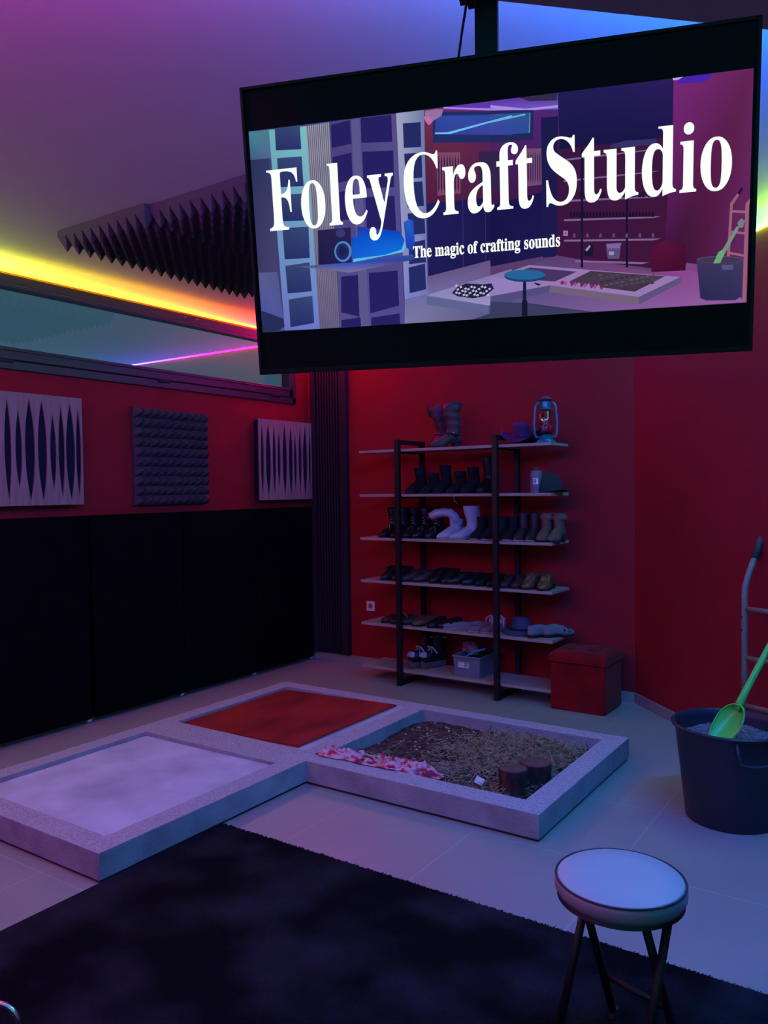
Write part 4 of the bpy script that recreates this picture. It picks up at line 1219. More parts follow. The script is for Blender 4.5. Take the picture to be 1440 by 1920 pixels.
# ------------------------------------------------------------------ chrome loop at the lower left corner
g = empty('chrome_trolley', (-2.138, 1.197, .014), 0, 'curved chrome tube loop of a stand at the lower left corner of the photo', 'stand')
w_ = Vector((.877, .48, 0)); pts = [tuple(w_ * (.060 * math.cos(a) + .004) + Vector((0, 0, .055 + .062 * math.sin(a)))) for a in [2 * PI * k / 36 for k in range(36)]]
MB().tube(pts, .0075, 12, closed=True).build('tube_loop', M['chrome'], g, smooth=True)
MB().box(-.12, .05, -.05, -.02, .0, .022).build('foot_bar', M['frame_dark'], g, bevel=.006)
MB().tube([(0, -.004, -.0), (-.0, -.035, .018)], .010, 10).build('stem', M['frame_dark'], g)
PIC=[([(-5406,2293),(-4860,2287),(-4883,1662),(-5407,1674)],[(60,130,150),(80,120,140),(85,100,140),(60,90,130)]),
([(-5407,1674),(-4954,1669),(-4928,-897),(-5412,-816)],[(40,50,90),(50,55,100),(70,65,110),(60,55,100)]),
([(-5412,-860),(-4927,-875),(-4844,-2219),(-5412,-2250)],[(90,90,140),(80,85,140),(75,85,160),(60,75,170)]),
([(-5408,-1734),(-4765,-1998),(-4772,-2110),(-5002,-2232),(-5412,-2250)],[(38,45,88)]),
([(-4907,2280),(-4012,2264),(-3974,-2247),(-4845,-2232)],[(110,175,185),(120,190,190),(105,120,200),(105,110,190)]),
([(-4765,2289),(-4159,2272),(-4155,1783),(-4772,1819)],[(50,65,110),(55,70,120),(42,50,110),(38,45,100)]),
([(-4756,1649),(-4156,1629),(-4153,979),(-4755,1015)],[(50,65,110),(55,70,120),(42,50,110),(38,45,100)]),
([(-4748,844),(-4154,818),(-4138,221),(-4753,257)],[(50,65,110),(55,70,120),(42,50,110),(38,45,100)]),
([(-4735,100),(-4095,80),(-4108,-618),(-4728,-605)],[(50,65,110),(55,70,120),(42,50,110),(38,45,100)]),
([(-4724,-754),(-4124,-716),(-4109,-1374),(-4711,-1386)],[(50,65,110),(55,70,120),(42,50,110),(38,45,100)]),
([(-4697,-1525),(-4102,-1476),(-4095,-2106),(-4694,-2169)],[(50,65,110),(55,70,120),(42,50,110),(38,45,100)]),
([(-4012,2264),(-3964,2265),(-3932,-2246),(-3974,-2247)],[(88,82,115)]),
([(-4012,2264),(-3983,2265),(-3949,-2246),(-3974,-2247)],[(150,150,165),(150,150,165),(105,95,130),(105,95,130)]),
([(-3964,2265),(-3917,2267),(-3890,-2245),(-3932,-2246)],[(88,82,115)]),
([(-3964,2265),(-3936,2266),(-3906,-2246),(-3932,-2246)],[(150,150,165),(150,150,165),(105,95,130),(105,95,130)]),
([(-3917,2267),(-3870,2269),(-3847,-2245),(-3889,-2245)],[(88,82,115)]),
([(-3917,2267),(-3888,2268),(-3864,-2245),(-3889,-2245)],[(150,150,165),(150,150,165),(105,95,130),(105,95,130)]),
([(-3870,2269),(-3823,2270),(-3805,-2244),(-3847,-2245)],[(88,82,115)]),
([(-3870,2269),(-3841,2269),(-3822,-2245),(-3847,-2245)],[(150,150,165),(150,150,165),(105,95,130),(105,95,130)]),
([(-3822,2270),(-3775,2272),(-3763,-2244),(-3805,-2244)],[(88,82,115)]),
([(-3822,2270),(-3794,2271),(-3780,-2244),(-3805,-2244)],[(150,150,165),(150,150,165),(105,95,130),(105,95,130)]),
([(-3775,2272),(-3728,2273),(-3721,-2243),(-3763,-2244)],[(88,82,115)]),
([(-3775,2272),(-3747,2273),(-3738,-2244),(-3763,-2244)],[(150,150,165),(150,150,165),(105,95,130),(105,95,130)]),
([(-3728,2273),(-3681,2275),(-3679,-2243),(-3721,-2243)],[(88,82,115)]),
([(-3728,2273),(-3700,2274),(-3696,-2243),(-3721,-2243)],[(150,150,165),(150,150,165),(105,95,130),(105,95,130)]),
([(-3681,2275),(-3634,2276),(-3637,-2242),(-3679,-2243)],[(88,82,115)]),
([(-3681,2275),(-3653,2276),(-3653,-2243),(-3679,-2243)],[(150,150,165),(150,150,165),(105,95,130),(105,95,130)]),
([(-3634,2276),(-3587,2278),(-3595,-2242),(-3637,-2242)],[(88,82,115)]),
([(-3634,2276),(-3606,2277),(-3612,-2242),(-3637,-2242)],[(150,150,165),(150,150,165),(105,95,130),(105,95,130)]),
([(-3587,2278),(-3540,2280),(-3553,-2241),(-3595,-2242)],[(88,82,115)]),
([(-3587,2278),(-3559,2279),(-3570,-2241),(-3595,-2242)],[(150,150,165),(150,150,165),(105,95,130),(105,95,130)]),
([(-3540,2280),(-3493,2281),(-3511,-2241),(-3553,-2241)],[(88,82,115)]),
([(-3540,2280),(-3512,2280),(-3528,-2241),(-3553,-2241)],[(150,150,165),(150,150,165),(105,95,130),(105,95,130)]),
([(-3493,2281),(-3447,2283),(-3469,-2240),(-3511,-2241)],[(88,82,115)]),
([(-3493,2281),(-3465,2282),(-3486,-2240),(-3511,-2241)],[(150,150,165),(150,150,165),(105,95,130),(105,95,130)]),
([(-3447,2283),(-1908,2282),(-1908,-2250),(-3460,-2241)],[(75,62,125),(85,75,135),(80,75,140),(85,75,135)]),
([(-2936,2278),(-2747,2285),(-2757,-2250),(-2990,-2250)],[(92,85,140)]),
([(-3418,2222),(-2972,2270),(-2964,1772),(-3430,1731)],[(38,32,98)]),
([(-3423,1533),(-2974,1589),(-2974,1011),(-3435,952)],[(38,32,98)]),
([(-3423,762),(-2964,790),(-2962,153),(-3423,150)],[(38,32,98)]),
([(-2721,2282),(-2017,2275),(-2021,1712),(-2730,1764)],[(38,32,98)]),
([(-2718,1575),(-2008,1529),(-2021,754),(-2727,792)],[(38,32,98)]),
([(-2701,599),(-2020,568),(-2019,-201),(-2697,-195)],[(38,32,98)]),
([(-3370,-1098),(-2965,-1084),(-2978,-2031),(-3416,-1903)],[(38,32,98)]),
([(-2705,-1060),(-2022,-1058),(-2020,-1839),(-2715,-1969)],[(38,32,98)]),
([(-3427,-2079),(-2955,-2041),(-2953,-2250),(-3427,-2243)],[(38,32,98)]),
([(-2701,-2066),(-2019,-2012),(-2012,-2250),(-2702,-2250)],[(38,32,98)]),
([(-1907,2294),(-1279,2289),(-1340,-1626),(-1883,-1718)],[(160,165,190),(110,120,165),(110,115,185),(125,130,200)]),
([(-1764,2070),(-1366,2049),(-1373,1535),(-1765,1556)],[(36,42,100)]),
([(-1761,1434),(-1369,1421),(-1372,896),(-1749,892)],[(36,42,100)]),
([(-1752,823),(-1375,815),(-1356,293),(-1731,286)],[(36,42,100)]),
([(-1736,162),(-1357,157),(-1348,-299),(-1720,-310)],[(36,42,100)]),
([(-1741,-484),(-1362,-435),(-1358,-926),(-1747,-939)],[(36,42,100)]),
([(-1763,-1009),(-1382,-953),(-1376,-1517),(-1765,-1580)],[(36,42,100)]),
([(-1279,2289),(628,2297),(585,85),(-1292,254)],[(110,45,75),(90,35,95),(65,25,70),(75,28,60)]),
([(-1288,336),(590,345),(560,-1215),(-1314,-1521)],[(32,30,90),(22,20,70),(24,20,70),(28,28,85)]),
([(-494,406),(-472,404),(-512,-1366),(-534,-1377)],[(50,40,100)]),
([(3,360),(24,358),(-7,-1402),(-28,-1413)],[(50,40,100)]),
([(-1348,-1243),(566,-907),(540,-2250),(-1909,-2250),(-1884,-1727),(-1340,-1626)],[(100,85,130),(100,75,125),(80,75,120),(120,120,165),(110,110,160),(110,105,160)]),
([(174,2300),(1612,2300),(1621,1168),(1571,115),(121,127)],[(90,40,110),(80,40,120),(60,22,60),(60,22,65),(60,22,65)]),
([(-850,2300),(628,2297),(623,2051),(-853,2237)],[(95,55,170)]),
([(174,2300),(1600,2300),(1597,1970),(168,2119)],[(95,55,170),(80,45,120),(110,90,190),(110,70,180)]),
([(788,2300),(1572,2300),(1570,2152),(989,2201)],[(50,40,80)]),
([(-850,2300),(624,2090),(623,2044),(-852,2268)],[(175,130,225)]),
([(171,2220),(906,2065),(1589,2055),(1589,2009),(905,2011),(170,2162)],[(165,140,230)]),
([(-1088,2228),(623,2051),(611,1423),(-1111,1591)],[(32,45,100)]),
([(168,2111),(1087,2017),(1066,1421),(153,1472)],[(35,40,90)]),
([(-1027,2142),(622,1982),(614,1567),(-1054,1760)],[(45,75,160),(50,70,160),(60,65,160),(50,60,150)]),
([(166,2034),(1018,1975),(999,1564),(157,1617)],[(60,75,160),(40,85,140),(40,75,150),(60,65,160)]),
([(-1052,1800),(-762,1776),(621,1966),(621,1943),(-721,1732),(-1053,1768)],[(110,190,235)]),
([(163,1902),(904,1965),(912,1933),(162,1863)],[(95,180,215)]),
([(993,1970),(1018,1967),(1003,1563),(971,1567)],[(90,120,170)]),
([(-1258,2267),(-1001,2277),(-853,2252),(-899,2128),(-1073,2048),(-1162,1971),(-1257,2069)],[(150,110,160)]),
([(-1284,2151),(-1198,2161),(-1095,2051),(-1184,1962),(-1266,2070)],[(190,110,170)]),
([(-1041,1383),(-512,1336),(-526,478),(-1043,477)],[(125,70,100)]),
([(-1005,1203),(-982,1353),(-975,1200),(-994,636),(-1011,523),(-1025,639)],[(55,30,70)]),
([(-943,1196),(-920,1347),(-912,1193),(-932,630),(-949,517),(-962,633)],[(55,30,70)]),
([(-880,1190),(-858,1340),(-850,1187),(-869,624),(-886,512),(-900,627)],[(55,30,70)]),
([(-818,1184),(-796,1334),(-788,1181),(-807,618),(-824,506),(-837,621)],[(55,30,70)]),
([(-756,1177),(-734,1327),(-727,1174),(-745,612),(-761,500),(-775,615)],[(55,30,70)]),
([(-695,1171),(-673,1321),(-665,1168),(-683,606),(-699,494),(-713,609)],[(55,30,70)]),
([(-633,1165),(-611,1314),(-603,1162),(-621,600),(-637,488),(-651,603)],[(55,30,70)]),
([(-571,1158),(-549,1308),(-541,1155),(-559,594),(-575,482),(-589,597)],[(55,30,70)]),
([(-108,1302),(339,1263),(322,510),(-120,532)],[(50,35,75)]),
([(913,1258),(1238,1231),(1241,494),(921,485)],[(115,75,115)]),
([(947,1082),(961,1217),(971,1079),(965,647),(951,530),(940,649)],[(60,35,80)]),
([(996,1077),(1010,1212),(1020,1074),(1014,642),(1000,525),(989,645)],[(60,35,80)]),
([(1045,1072),(1059,1207),(1069,1069),(1063,637),(1049,520),(1039,640)],[(60,35,80)]),
([(1094,1067),(1108,1202),(1118,1064),(1112,633),(1098,516),(1088,635)],[(60,35,80)]),
([(1143,1062),(1157,1197),(1167,1059),(1161,628),(1147,511),(1137,630)],[(60,35,80)]),
([(1191,1057),(1205,1192),(1216,1054),(1210,623),(1196,506),(1186,625)],[(60,35,80)]),
([(122,167),(1248,343),(1251,-1042),(90,-1180)],[(24,20,72),(26,20,75),(30,24,80),(24,20,70)]),
([(91,-1131),(1541,-963),(1538,-1247),(84,-1429)],[(85,60,105)]),
([(1234,1847),(1595,1833),(1569,-1026),(1238,-1029)],[(28,26,75)]),
([(1562,1251),(3916,1189),(3760,-1471),(1540,-1024)],[(55,24,66),(60,22,60),(65,20,58),(60,20,60)]),
([(3901,2300),(5415,2300),(5415,-2242),(4416,-1500),(4186,-1503),(3760,-1452)],[(120,40,120),(100,35,85),(100,40,100),(70,22,60),(62,20,50),(55,18,52)]),
([(1592,2300),(3901,2293),(3898,1191),(1621,1168)],[(32,28,85),(42,28,90),(26,22,72),(22,22,66)]),
([(3882,2300),(4086,2300),(3994,2260),(3894,2258)],[(190,170,240)]),
([(4086,2300),(4674,2300),(4495,2155),(3940,2186)],[(70,35,170)]),
([(84,-1429),(1540,-1003),(3487,-1491),(4416,-1500),(5415,-2238),(64,-2250)],[(95,85,140),(90,60,110),(120,65,125),(140,70,145),(150,90,160),(90,90,145)]),
([(4203,-1359),(4433,-1404),(4436,-1580),(4186,-1503)],[(120,70,130)]),
([(1700,965),(3635,975),(3483,953),(1700,926)],[(125,95,145)]),
([(1696,536),(3640,538),(3487,515),(1696,497)],[(125,95,145)]),
([(1774,128),(3665,38),(3511,14),(1774,88)],[(125,95,145)]),
([(1698,-262),(3689,-373),(3535,-398),(1698,-301)],[(125,95,145)]),
([(1695,-685),(3694,-825),(3539,-852),(1694,-725)],[(125,95,145)]),
([(1928,-1134),(3465,-1291),(3309,-1319),(1928,-1175)],[(125,95,145)]),
([(2056,1160),(2104,1155),(2094,-1296),(2045,-1293)],[(22,18,55)]),
([(2970,1064),(3017,1059),(3029,-1366),(2981,-1362)],[(22,18,55)]),
([(1812,-224),(1821,-129),(1853,-109),(1873,-229)],[(28,16,45)]),
([(1815,171),(1823,281),(1856,301),(1875,174)],[(30,18,48)]),
([(1881,-230),(1889,-136),(1922,-115),(1941,-235)],[(28,16,45)]),
([(1883,165),(1892,274),(1924,295),(1943,167)],[(30,18,48)]),
([(1878,-652),(1891,-581),(1927,-568),(1943,-657)],[(95,70,110)]),
([(1949,-236),(1958,-142),(1990,-121),(2010,-241)],[(28,16,45)]),
([(2018,-242),(2026,-148),(2059,-127),(2078,-247)],[(28,16,45)]),
([(2020,152),(2028,262),(2060,282),(2080,155)],[(30,18,48)]),
([(2016,-663),(2028,-593),(2065,-580),(2080,-669)],[(40,28,60)]),
([(2086,-248),(2095,-154),(2127,-133),(2146,-253)],[(28,16,45)]),
([(2088,146),(2096,255),(2128,276),(2148,148)],[(30,18,48)]),
([(2154,-254),(2163,-160),(2195,-139),(2215,-259)],[(28,16,45)]),
([(2153,-675),(2165,-604),(2202,-591),(2217,-680)],[(95,70,110)]),
([(2223,-260),(2231,-166),(2263,-145),(2283,-265)],[(28,16,45)]),
([(2224,134),(2232,242),(2264,263),(2284,136)],[(30,18,48)]),
([(2291,-266),(2299,-172),(2331,-151),(2351,-271)],[(28,16,45)]),
([(2292,127),(2300,236),(2332,256),(2351,130)],[(30,18,48)]),
([(2290,-686),(2302,-615),(2338,-603),(2354,-691)],[(40,28,60)]),
([(2359,-272),(2367,-178),(2399,-157),(2418,-277)],[(28,16,45)]),
([(2426,-278),(2434,-184),(2466,-163),(2486,-283)],[(28,16,45)]),
([(2427,115),(2435,223),(2467,244),(2486,117)],[(30,18,48)]),
([(2426,-697),(2438,-627),(2474,-614),(2490,-702)],[(95,70,110)]),
([(2494,-284),(2502,-190),(2534,-169),(2554,-289)],[(28,16,45)]),
([(2494,108),(2502,217),(2534,237),(2554,111)],[(30,18,48)]),
([(2562,-290),(2570,-196),(2601,-175),(2621,-295)],[(28,16,45)]),
([(2562,-708),(2574,-638),(2610,-625),(2626,-714)],[(40,28,60)]),
([(2629,-296),(2637,-202),(2669,-181),(2689,-301)],[(28,16,45)]),
([(2629,96),(2636,204),(2668,225),(2688,98)],[(30,18,48)]),
([(2697,-301),(2704,-208),(2736,-187),(2756,-307)],[(28,16,45)]),
([(2696,90),(2703,198),(2735,218),(2755,92)],[(30,18,48)]),
([(2697,-720),(2709,-649),(2745,-636),(2761,-725)],[(95,70,110)]),
([(2764,-307),(2771,-214),(2803,-193),(2823,-313)],[(28,16,45)]),
([(2831,-313),(2838,-220),(2870,-199),(2890,-318)],[(28,16,45)]),
([(2830,77),(2837,185),(2868,206),(2888,80)],[(30,18,48)]),
([(2832,-731),(2844,-661),(2879,-648),(2895,-736)],[(40,28,60)]),
([(2898,-319),(2905,-226),(2937,-205),(2957,-324)],[(28,16,45)]),
([(2896,71),(2904,179),(2935,199),(2955,73)],[(30,18,48)]),
([(2965,-325),(2972,-232),(3003,-211),(3024,-330)],[(28,16,45)]),
([(2967,-742),(2978,-672),(3013,-659),(3030,-747)],[(95,70,110)]),
([(3031,-331),(3039,-238),(3070,-217),(3090,-336)],[(28,16,45)]),
([(3029,59),(3037,167),(3068,187),(3088,61)],[(30,18,48)]),
([(3098,-337),(3105,-244),(3137,-223),(3157,-342)],[(28,16,45)]),
([(3096,53),(3103,160),(3134,181),(3154,55)],[(30,18,48)]),
([(3101,-753),(3112,-683),(3147,-670),(3163,-758)],[(40,28,60)]),
([(3165,-343),(3172,-250),(3203,-229),(3223,-348)],[(28,16,45)]),
([(3231,-348),(3238,-255),(3269,-235),(3290,-354)],[(28,16,45)]),
([(3228,40),(3235,148),(3266,168),(3287,43)],[(30,18,48)]),
([(3234,-764),(3245,-694),(3280,-681),(3297,-769)],[(95,70,110)]),
([(3297,-354),(3304,-261),(3335,-241),(3356,-359)],[(28,16,45)]),
([(3294,34),(3301,142),(3332,162),(3353,37)],[(30,18,48)]),
([(3364,-360),(3371,-267),(3401,-247),(3422,-365)],[(28,16,45)]),
([(3367,-775),(3378,-705),(3413,-692),(3430,-780)],[(40,28,60)]),
([(3430,-366),(3437,-273),(3467,-253),(3488,-371)],[(28,16,45)]),
([(3426,22),(3433,129),(3464,150),(3484,24)],[(30,18,48)]),
([(3496,-372),(3502,-279),(3533,-258),(3554,-377)],[(28,16,45)]),
([(3492,16),(3499,123),(3529,143),(3550,18)],[(30,18,48)]),
([(3500,-786),(3511,-716),(3545,-703),(3562,-791)],[(95,70,110)]),
([(2124,-968),(2253,-819),(2314,-863),(2293,-1082),(2131,-1069)],[(25,22,50)]),
([(2140,-930),(2233,-837),(2253,-878),(2172,-972)],[(150,140,190)]),
([(2574,-944),(2873,-948),(2845,-1176),(2614,-1159)],[(85,75,125)]),
([(2574,-844),(2892,-850),(2861,-955),(2590,-945)],[(120,100,150)]),
([(2634,-1008),(2734,-1016),(2734,-1088),(2634,-1080)],[(150,140,180)]),
([(2651,1136),(2962,1198),(3576,1169),(3577,1056),(2671,1088)],[(50,50,105)]),
([(1680,-500),(1777,-508),(1777,-612),(1679,-604)],[(160,120,180)]),
([(1708,-534),(1749,-537),(1748,-577),(1708,-574)],[(110,80,140)]),
([(3482,-996),(3753,-881),(4177,-974),(4194,-1515),(3507,-1497)],[(80,15,55),(90,18,58),(75,14,50),(60,12,45),(70,13,50)]),
([(171,-1361),(937,-1161),(4103,-1643),(3255,-2007),(1389,-1624),(595,-1465)],[(150,118,178)]),
([(299,-1382),(957,-1212),(1959,-1375),(1494,-1550)],[(68,52,95)]),
([(1741,-1596),(2252,-1381),(3781,-1604),(3167,-1880)],[(70,52,80),(62,54,66),(72,58,80),(58,50,62)]),
([(1535,-1565),(1585,-1519),(1625,-1579),(1567,-1624)],[(170,110,170)]),
([(1605,-1578),(1655,-1532),(1695,-1592),(1637,-1637)],[(110,40,90)]),
([(1675,-1591),(1725,-1545),(1765,-1605),(1707,-1650)],[(140,80,140)]),
([(1745,-1604),(1794,-1559),(1835,-1619),(1777,-1663)],[(170,110,170)]),
([(1814,-1617),(1864,-1572),(1905,-1632),(1847,-1676)],[(110,40,90)]),
([(1884,-1630),(1934,-1585),(1974,-1645),(1917,-1689)],[(140,80,140)]),
([(1954,-1643),(2003,-1598),(2044,-1658),(1986,-1702)],[(170,110,170)]),
([(2023,-1656),(2072,-1611),(2113,-1670),(2055,-1715)],[(110,40,90)]),
([(2092,-1669),(2141,-1624),(2182,-1683),(2125,-1728)],[(140,80,140)]),
([(2162,-1682),(2211,-1637),(2251,-1696),(2194,-1741)],[(170,110,170)]),
([(2231,-1695),(2280,-1650),(2320,-1709),(2263,-1754)],[(110,40,90)]),
([(2300,-1708),(2348,-1663),(2389,-1722),(2332,-1767)],[(140,80,140)]),
([(2369,-1721),(2417,-1675),(2458,-1735),(2401,-1780)],[(170,110,170)]),
([(2437,-1734),(2486,-1688),(2526,-1748),(2470,-1793)],[(110,40,90)]),
([(2413,-1473),(2486,-1454),(2502,-1488),(2433,-1499)],[(92,76,92)]),
([(2627,-1605),(2699,-1586),(2715,-1620),(2647,-1631)],[(50,44,56)]),
([(2839,-1737),(2911,-1718),(2927,-1751),(2859,-1763)],[(80,70,78)]),
([(3050,-1627),(3121,-1608),(3137,-1642),(3070,-1653)],[(92,76,92)]),
([(3261,-1758),(3332,-1739),(3348,-1772),(3281,-1784)],[(50,44,56)]),
([(3469,-1649),(3539,-1630),(3555,-1663),(3489,-1674)],[(80,70,78)]),
([(2526,-1699),(2599,-1680),(2615,-1714),(2546,-1725)],[(92,76,92)]),
([(2739,-1589),(2811,-1570),(2827,-1603),(2759,-1615)],[(50,44,56)]),
([(2951,-1721),(3023,-1702),(3039,-1735),(2971,-1746)],[(80,70,78)]),
([(3161,-1611),(3232,-1592),(3248,-1625),(3181,-1637)],[(92,76,92)]),
([(3371,-1742),(3442,-1723),(3458,-1756),(3391,-1767)],[(50,44,56)]),
([(2425,-1551),(2498,-1532),(2514,-1565),(2445,-1576)],[(80,70,78)]),
([(2639,-1683),(2711,-1664),(2727,-1697),(2659,-1709)],[(92,76,92)]),
([(2851,-1573),(2922,-1554),(2939,-1587),(2871,-1599)],[(50,44,56)]),
([(3062,-1704),(3134,-1685),(3150,-1719),(3082,-1730)],[(80,70,78)]),
([(3272,-1595),(3342,-1576),(3358,-1609),(3291,-1620)],[(92,76,92)]),
([(3481,-1726),(3552,-1707),(3568,-1740),(3501,-1751)],[(50,44,56)]),
([(2538,-1534),(2610,-1516),(2627,-1549),(2558,-1560)],[(80,70,78)]),
([(2751,-1667),(2823,-1647),(2839,-1681),(2771,-1692)],[(92,76,92)]),
([(2962,-1557),(3034,-1538),(3050,-1571),(2982,-1582)],[(50,44,56)]),
([(3173,-1688),(3244,-1669),(3260,-1702),(3193,-1714)],[(80,70,78)]),
([(3382,-1579),(3452,-1560),(3468,-1593),(3402,-1604)],[(92,76,92)]),
([(2437,-1628),(2510,-1609),(2526,-1643),(2458,-1654)],[(50,44,56)]),
([(2651,-1518),(2723,-1499),(2739,-1533),(2671,-1544)],[(80,70,78)]),
([(2863,-1650),(2935,-1631),(2951,-1664),(2883,-1676)],[(92,76,92)]),
([(3073,-1541),(3145,-1522),(3161,-1555),(3093,-1566)],[(50,44,56)]),
([(3284,-1672),(3355,-1653),(3371,-1686),(3304,-1697)],[(80,70,78)]),
([(3492,-1563),(3562,-1544),(3578,-1577),(3511,-1588)],[(92,76,92)]),
([(2550,-1612),(2623,-1593),(2639,-1626),(2570,-1638)],[(50,44,56)]),
([(2763,-1502),(2835,-1483),(2851,-1517),(2783,-1528)],[(80,70,78)]),
([(1348,-1621),(3255,-1995),(3256,-2157),(1367,-1767)],[(112,95,120)]),
([(3255,-1995),(4103,-1635),(4105,-1754),(3256,-2157)],[(92,80,125)]),
([(-1373,-1649),(560,-1215),(549,-1815),(31,-1970)],[(140,135,185),(130,110,165),(150,135,190),(150,145,200)]),
([(86,-1346),(595,-1465),(1389,-1624),(70,-2015)],[(145,125,185)]),
([(-1374,-1675),(31,-1979),(36,-2148),(-1372,-1859)],[(92,98,145)]),
([(31,-1979),(549,-1803),(546,-1982),(36,-2148)],[(75,80,125)]),
([(76,-1771),(1389,-1624),(1367,-1767),(71,-1973)],[(80,75,125)]),
([(-787,-1642),(-652,-1512),(-454,-1454),(-87,-1501),(107,-1493),(160,-1610),(-50,-1763),(-311,-1788),(-658,-1722)],[(30,30,62)]),
([(-716,-1478),(-668,-1456),(-647,-1495),(-696,-1513)],[(185,180,210)]),
([(-515,-1622),(-467,-1600),(-446,-1640),(-494,-1657)],[(185,180,210)]),
([(-309,-1548),(-260,-1526),(-240,-1565),(-288,-1583)],[(185,180,210)]),
([(-109,-1692),(-61,-1670),(-40,-1709),(-88,-1727)],[(185,180,210)]),
([(-684,-1564),(-635,-1542),(-615,-1582),(-663,-1600)],[(185,180,210)]),
([(-483,-1709),(-434,-1687),(-414,-1726),(-462,-1744)],[(185,180,210)]),
([(-276,-1634),(-228,-1612),(-207,-1652),(-255,-1669)],[(185,180,210)]),
([(-71,-1560),(-23,-1539),(-2,-1578),(-50,-1595)],[(185,180,210)]),
([(-652,-1651),(-603,-1629),(-582,-1668),(-631,-1686)],[(185,180,210)]),
([(-444,-1577),(-396,-1555),(-375,-1594),(-423,-1612)],[(185,180,210)]),
([(-244,-1721),(-196,-1699),(-175,-1738),(-223,-1756)],[(185,180,210)]),
([(-39,-1646),(9,-1624),(30,-1664),(-18,-1681)],[(185,180,210)]),
([(-613,-1519),(-564,-1497),(-543,-1536),(-592,-1554)],[(185,180,210)]),
([(-412,-1663),(-363,-1641),(-343,-1680),(-391,-1698)],[(185,180,210)]),
([(-206,-1589),(-157,-1567),(-137,-1606),(-185,-1624)],[(185,180,210)]),
([(-6,-1732),(42,-1710),(62,-1749),(15,-1767)],[(185,180,210)]),
([(-580,-1605),(-532,-1583),(-511,-1623),(-559,-1640)],[(185,180,210)]),
([(-373,-1531),(-325,-1509),(-304,-1548),(-352,-1566)],[(185,180,210)]),
([(-173,-1675),(-125,-1653),(-104,-1692),(-153,-1710)],[(185,180,210)]),
([(31,-1601),(79,-1579),(100,-1618),(52,-1636)],[(185,180,210)]),
([(-548,-1692),(-499,-1670),(-478,-1709),(-527,-1727)],[(185,180,210)]),
([(-341,-1617),(-292,-1595),(-272,-1635),(-320,-1652)],[(185,180,210)]),
([(-135,-1543),(-87,-1522),(-67,-1561),(-115,-1578)],[(185,180,210)]),
([(-717,-1634),(-668,-1612),(-647,-1651),(-696,-1669)],[(185,180,210)]),
([(-509,-1560),(-460,-1538),(-440,-1577),(-488,-1595)],[(185,180,210)]),
([(-308,-1704),(-260,-1682),(-239,-1721),(-288,-1739)],[(185,180,210)]),
([(-324,-2250),(48,-2148),(542,-2150),(540,-2250)],[(55,58,95)]),
([(73,-1889),(924,-1977),(2311,-2250),(64,-2250)],[(55,60,95),(50,52,85),(60,60,95),(55,60,95)]),
([(1283,-1424),(1268,-1455),(1224,-1481),(1153,-1502),(1061,-1515),(954,-1520),(839,-1516),(723,-1503),(616,-1483),(523,-1457),(452,-1426),(408,-1393),(393,-1360),(409,-1329),(455,-1302),(526,-1282),(620,-1269),(727,-1265),(843,-1269),(958,-1282),(1064,-1302),(1155,-1328),(1225,-1358),(1269,-1391)],[(25,62,110)]),
([(1284,-1391),(1268,-1418),(1224,-1440),(1154,-1457),(1062,-1468),(955,-1471),(840,-1466),(724,-1454),(616,-1436),(524,-1412),(453,-1385),(409,-1356),(394,-1327),(410,-1300),(455,-1278),(527,-1261),(620,-1250),(728,-1248),(843,-1252),(958,-1265),(1064,-1283),(1156,-1307),(1225,-1334),(1269,-1363)],[(38,98,150)]),
([(805,-1505),(872,-1510),(869,-2250),(776,-2250)],[(22,26,60)]),
([(773,-1913),(891,-1921),(890,-2250),(767,-2250)],[(20,22,52)]),
([(1057,-1539),(1190,-1590),(1139,-1619),(1048,-1563)],[(30,20,60)]),
([(4998,-1310),(5039,-241),(5171,-57),(5209,-98),(5088,-283),(5055,-1315)],[(150,95,118)]),
([(5321,-2199),(5331,-268),(5413,-189),(5415,-258),(5399,-312),(5397,-2216)],[(150,95,118)]),
([(5050,-375),(5335,-412),(5337,-465),(5051,-424)],[(150,95,118)]),
([(5041,-774),(5332,-837),(5334,-883),(5043,-828)],[(150,95,118)]),
([(5033,-1197),(5322,-1277),(5324,-1324),(5034,-1251)],[(150,95,118)]),
([(5171,-57),(5242,49),(5287,19),(5209,-98)],[(30,20,70)]),
([(4405,-1323),(5317,-1366),(5300,-2119),(5190,-2190),(4620,-2161),(4496,-2105)],[(58,52,95),(62,55,95),(52,45,90),(48,44,92),(44,42,85),(42,40,80)]),
([(5325,-1382),(5310,-1400),(5265,-1414),(5193,-1424),(5099,-1428),(4988,-1427),(4869,-1421),(4750,-1409),(4638,-1393),(4542,-1374),(4468,-1353),(4421,-1332),(4405,-1311),(4420,-1293),(4466,-1279),(4540,-1269),(4635,-1265),(4747,-1266),(4866,-1273),(4985,-1285),(5095,-1301),(5190,-1320),(5263,-1340),(5309,-1362)],[(78,70,115)]),
([(5288,-1387),(5274,-1401),(5233,-1411),(5167,-1418),(5080,-1421),(4978,-1419),(4869,-1413),(4760,-1403),(4657,-1389),(4569,-1373),(4501,-1356),(4458,-1338),(4443,-1322),(4457,-1308),(4499,-1297),(4567,-1290),(4655,-1288),(4757,-1290),(4866,-1296),(4976,-1307),(5077,-1320),(5164,-1336),(5231,-1353),(5273,-1371)],[(70,50,75)]),
([(4900,-1458),(5133,-1468),(5128,-1568),(4918,-1561)],[(85,80,125)]),
([(4737,-1415),(4827,-1200),(4919,-1142),(4959,-1230),(4869,-1417)],[(105,165,120)]),
([(4901,-1167),(5170,-709),(5226,-733),(4959,-1230)],[(110,145,125)]),
([(5186,-634),(5258,-557),(5326,-608),(5300,-739),(5208,-743)],[(110,125,130)]),
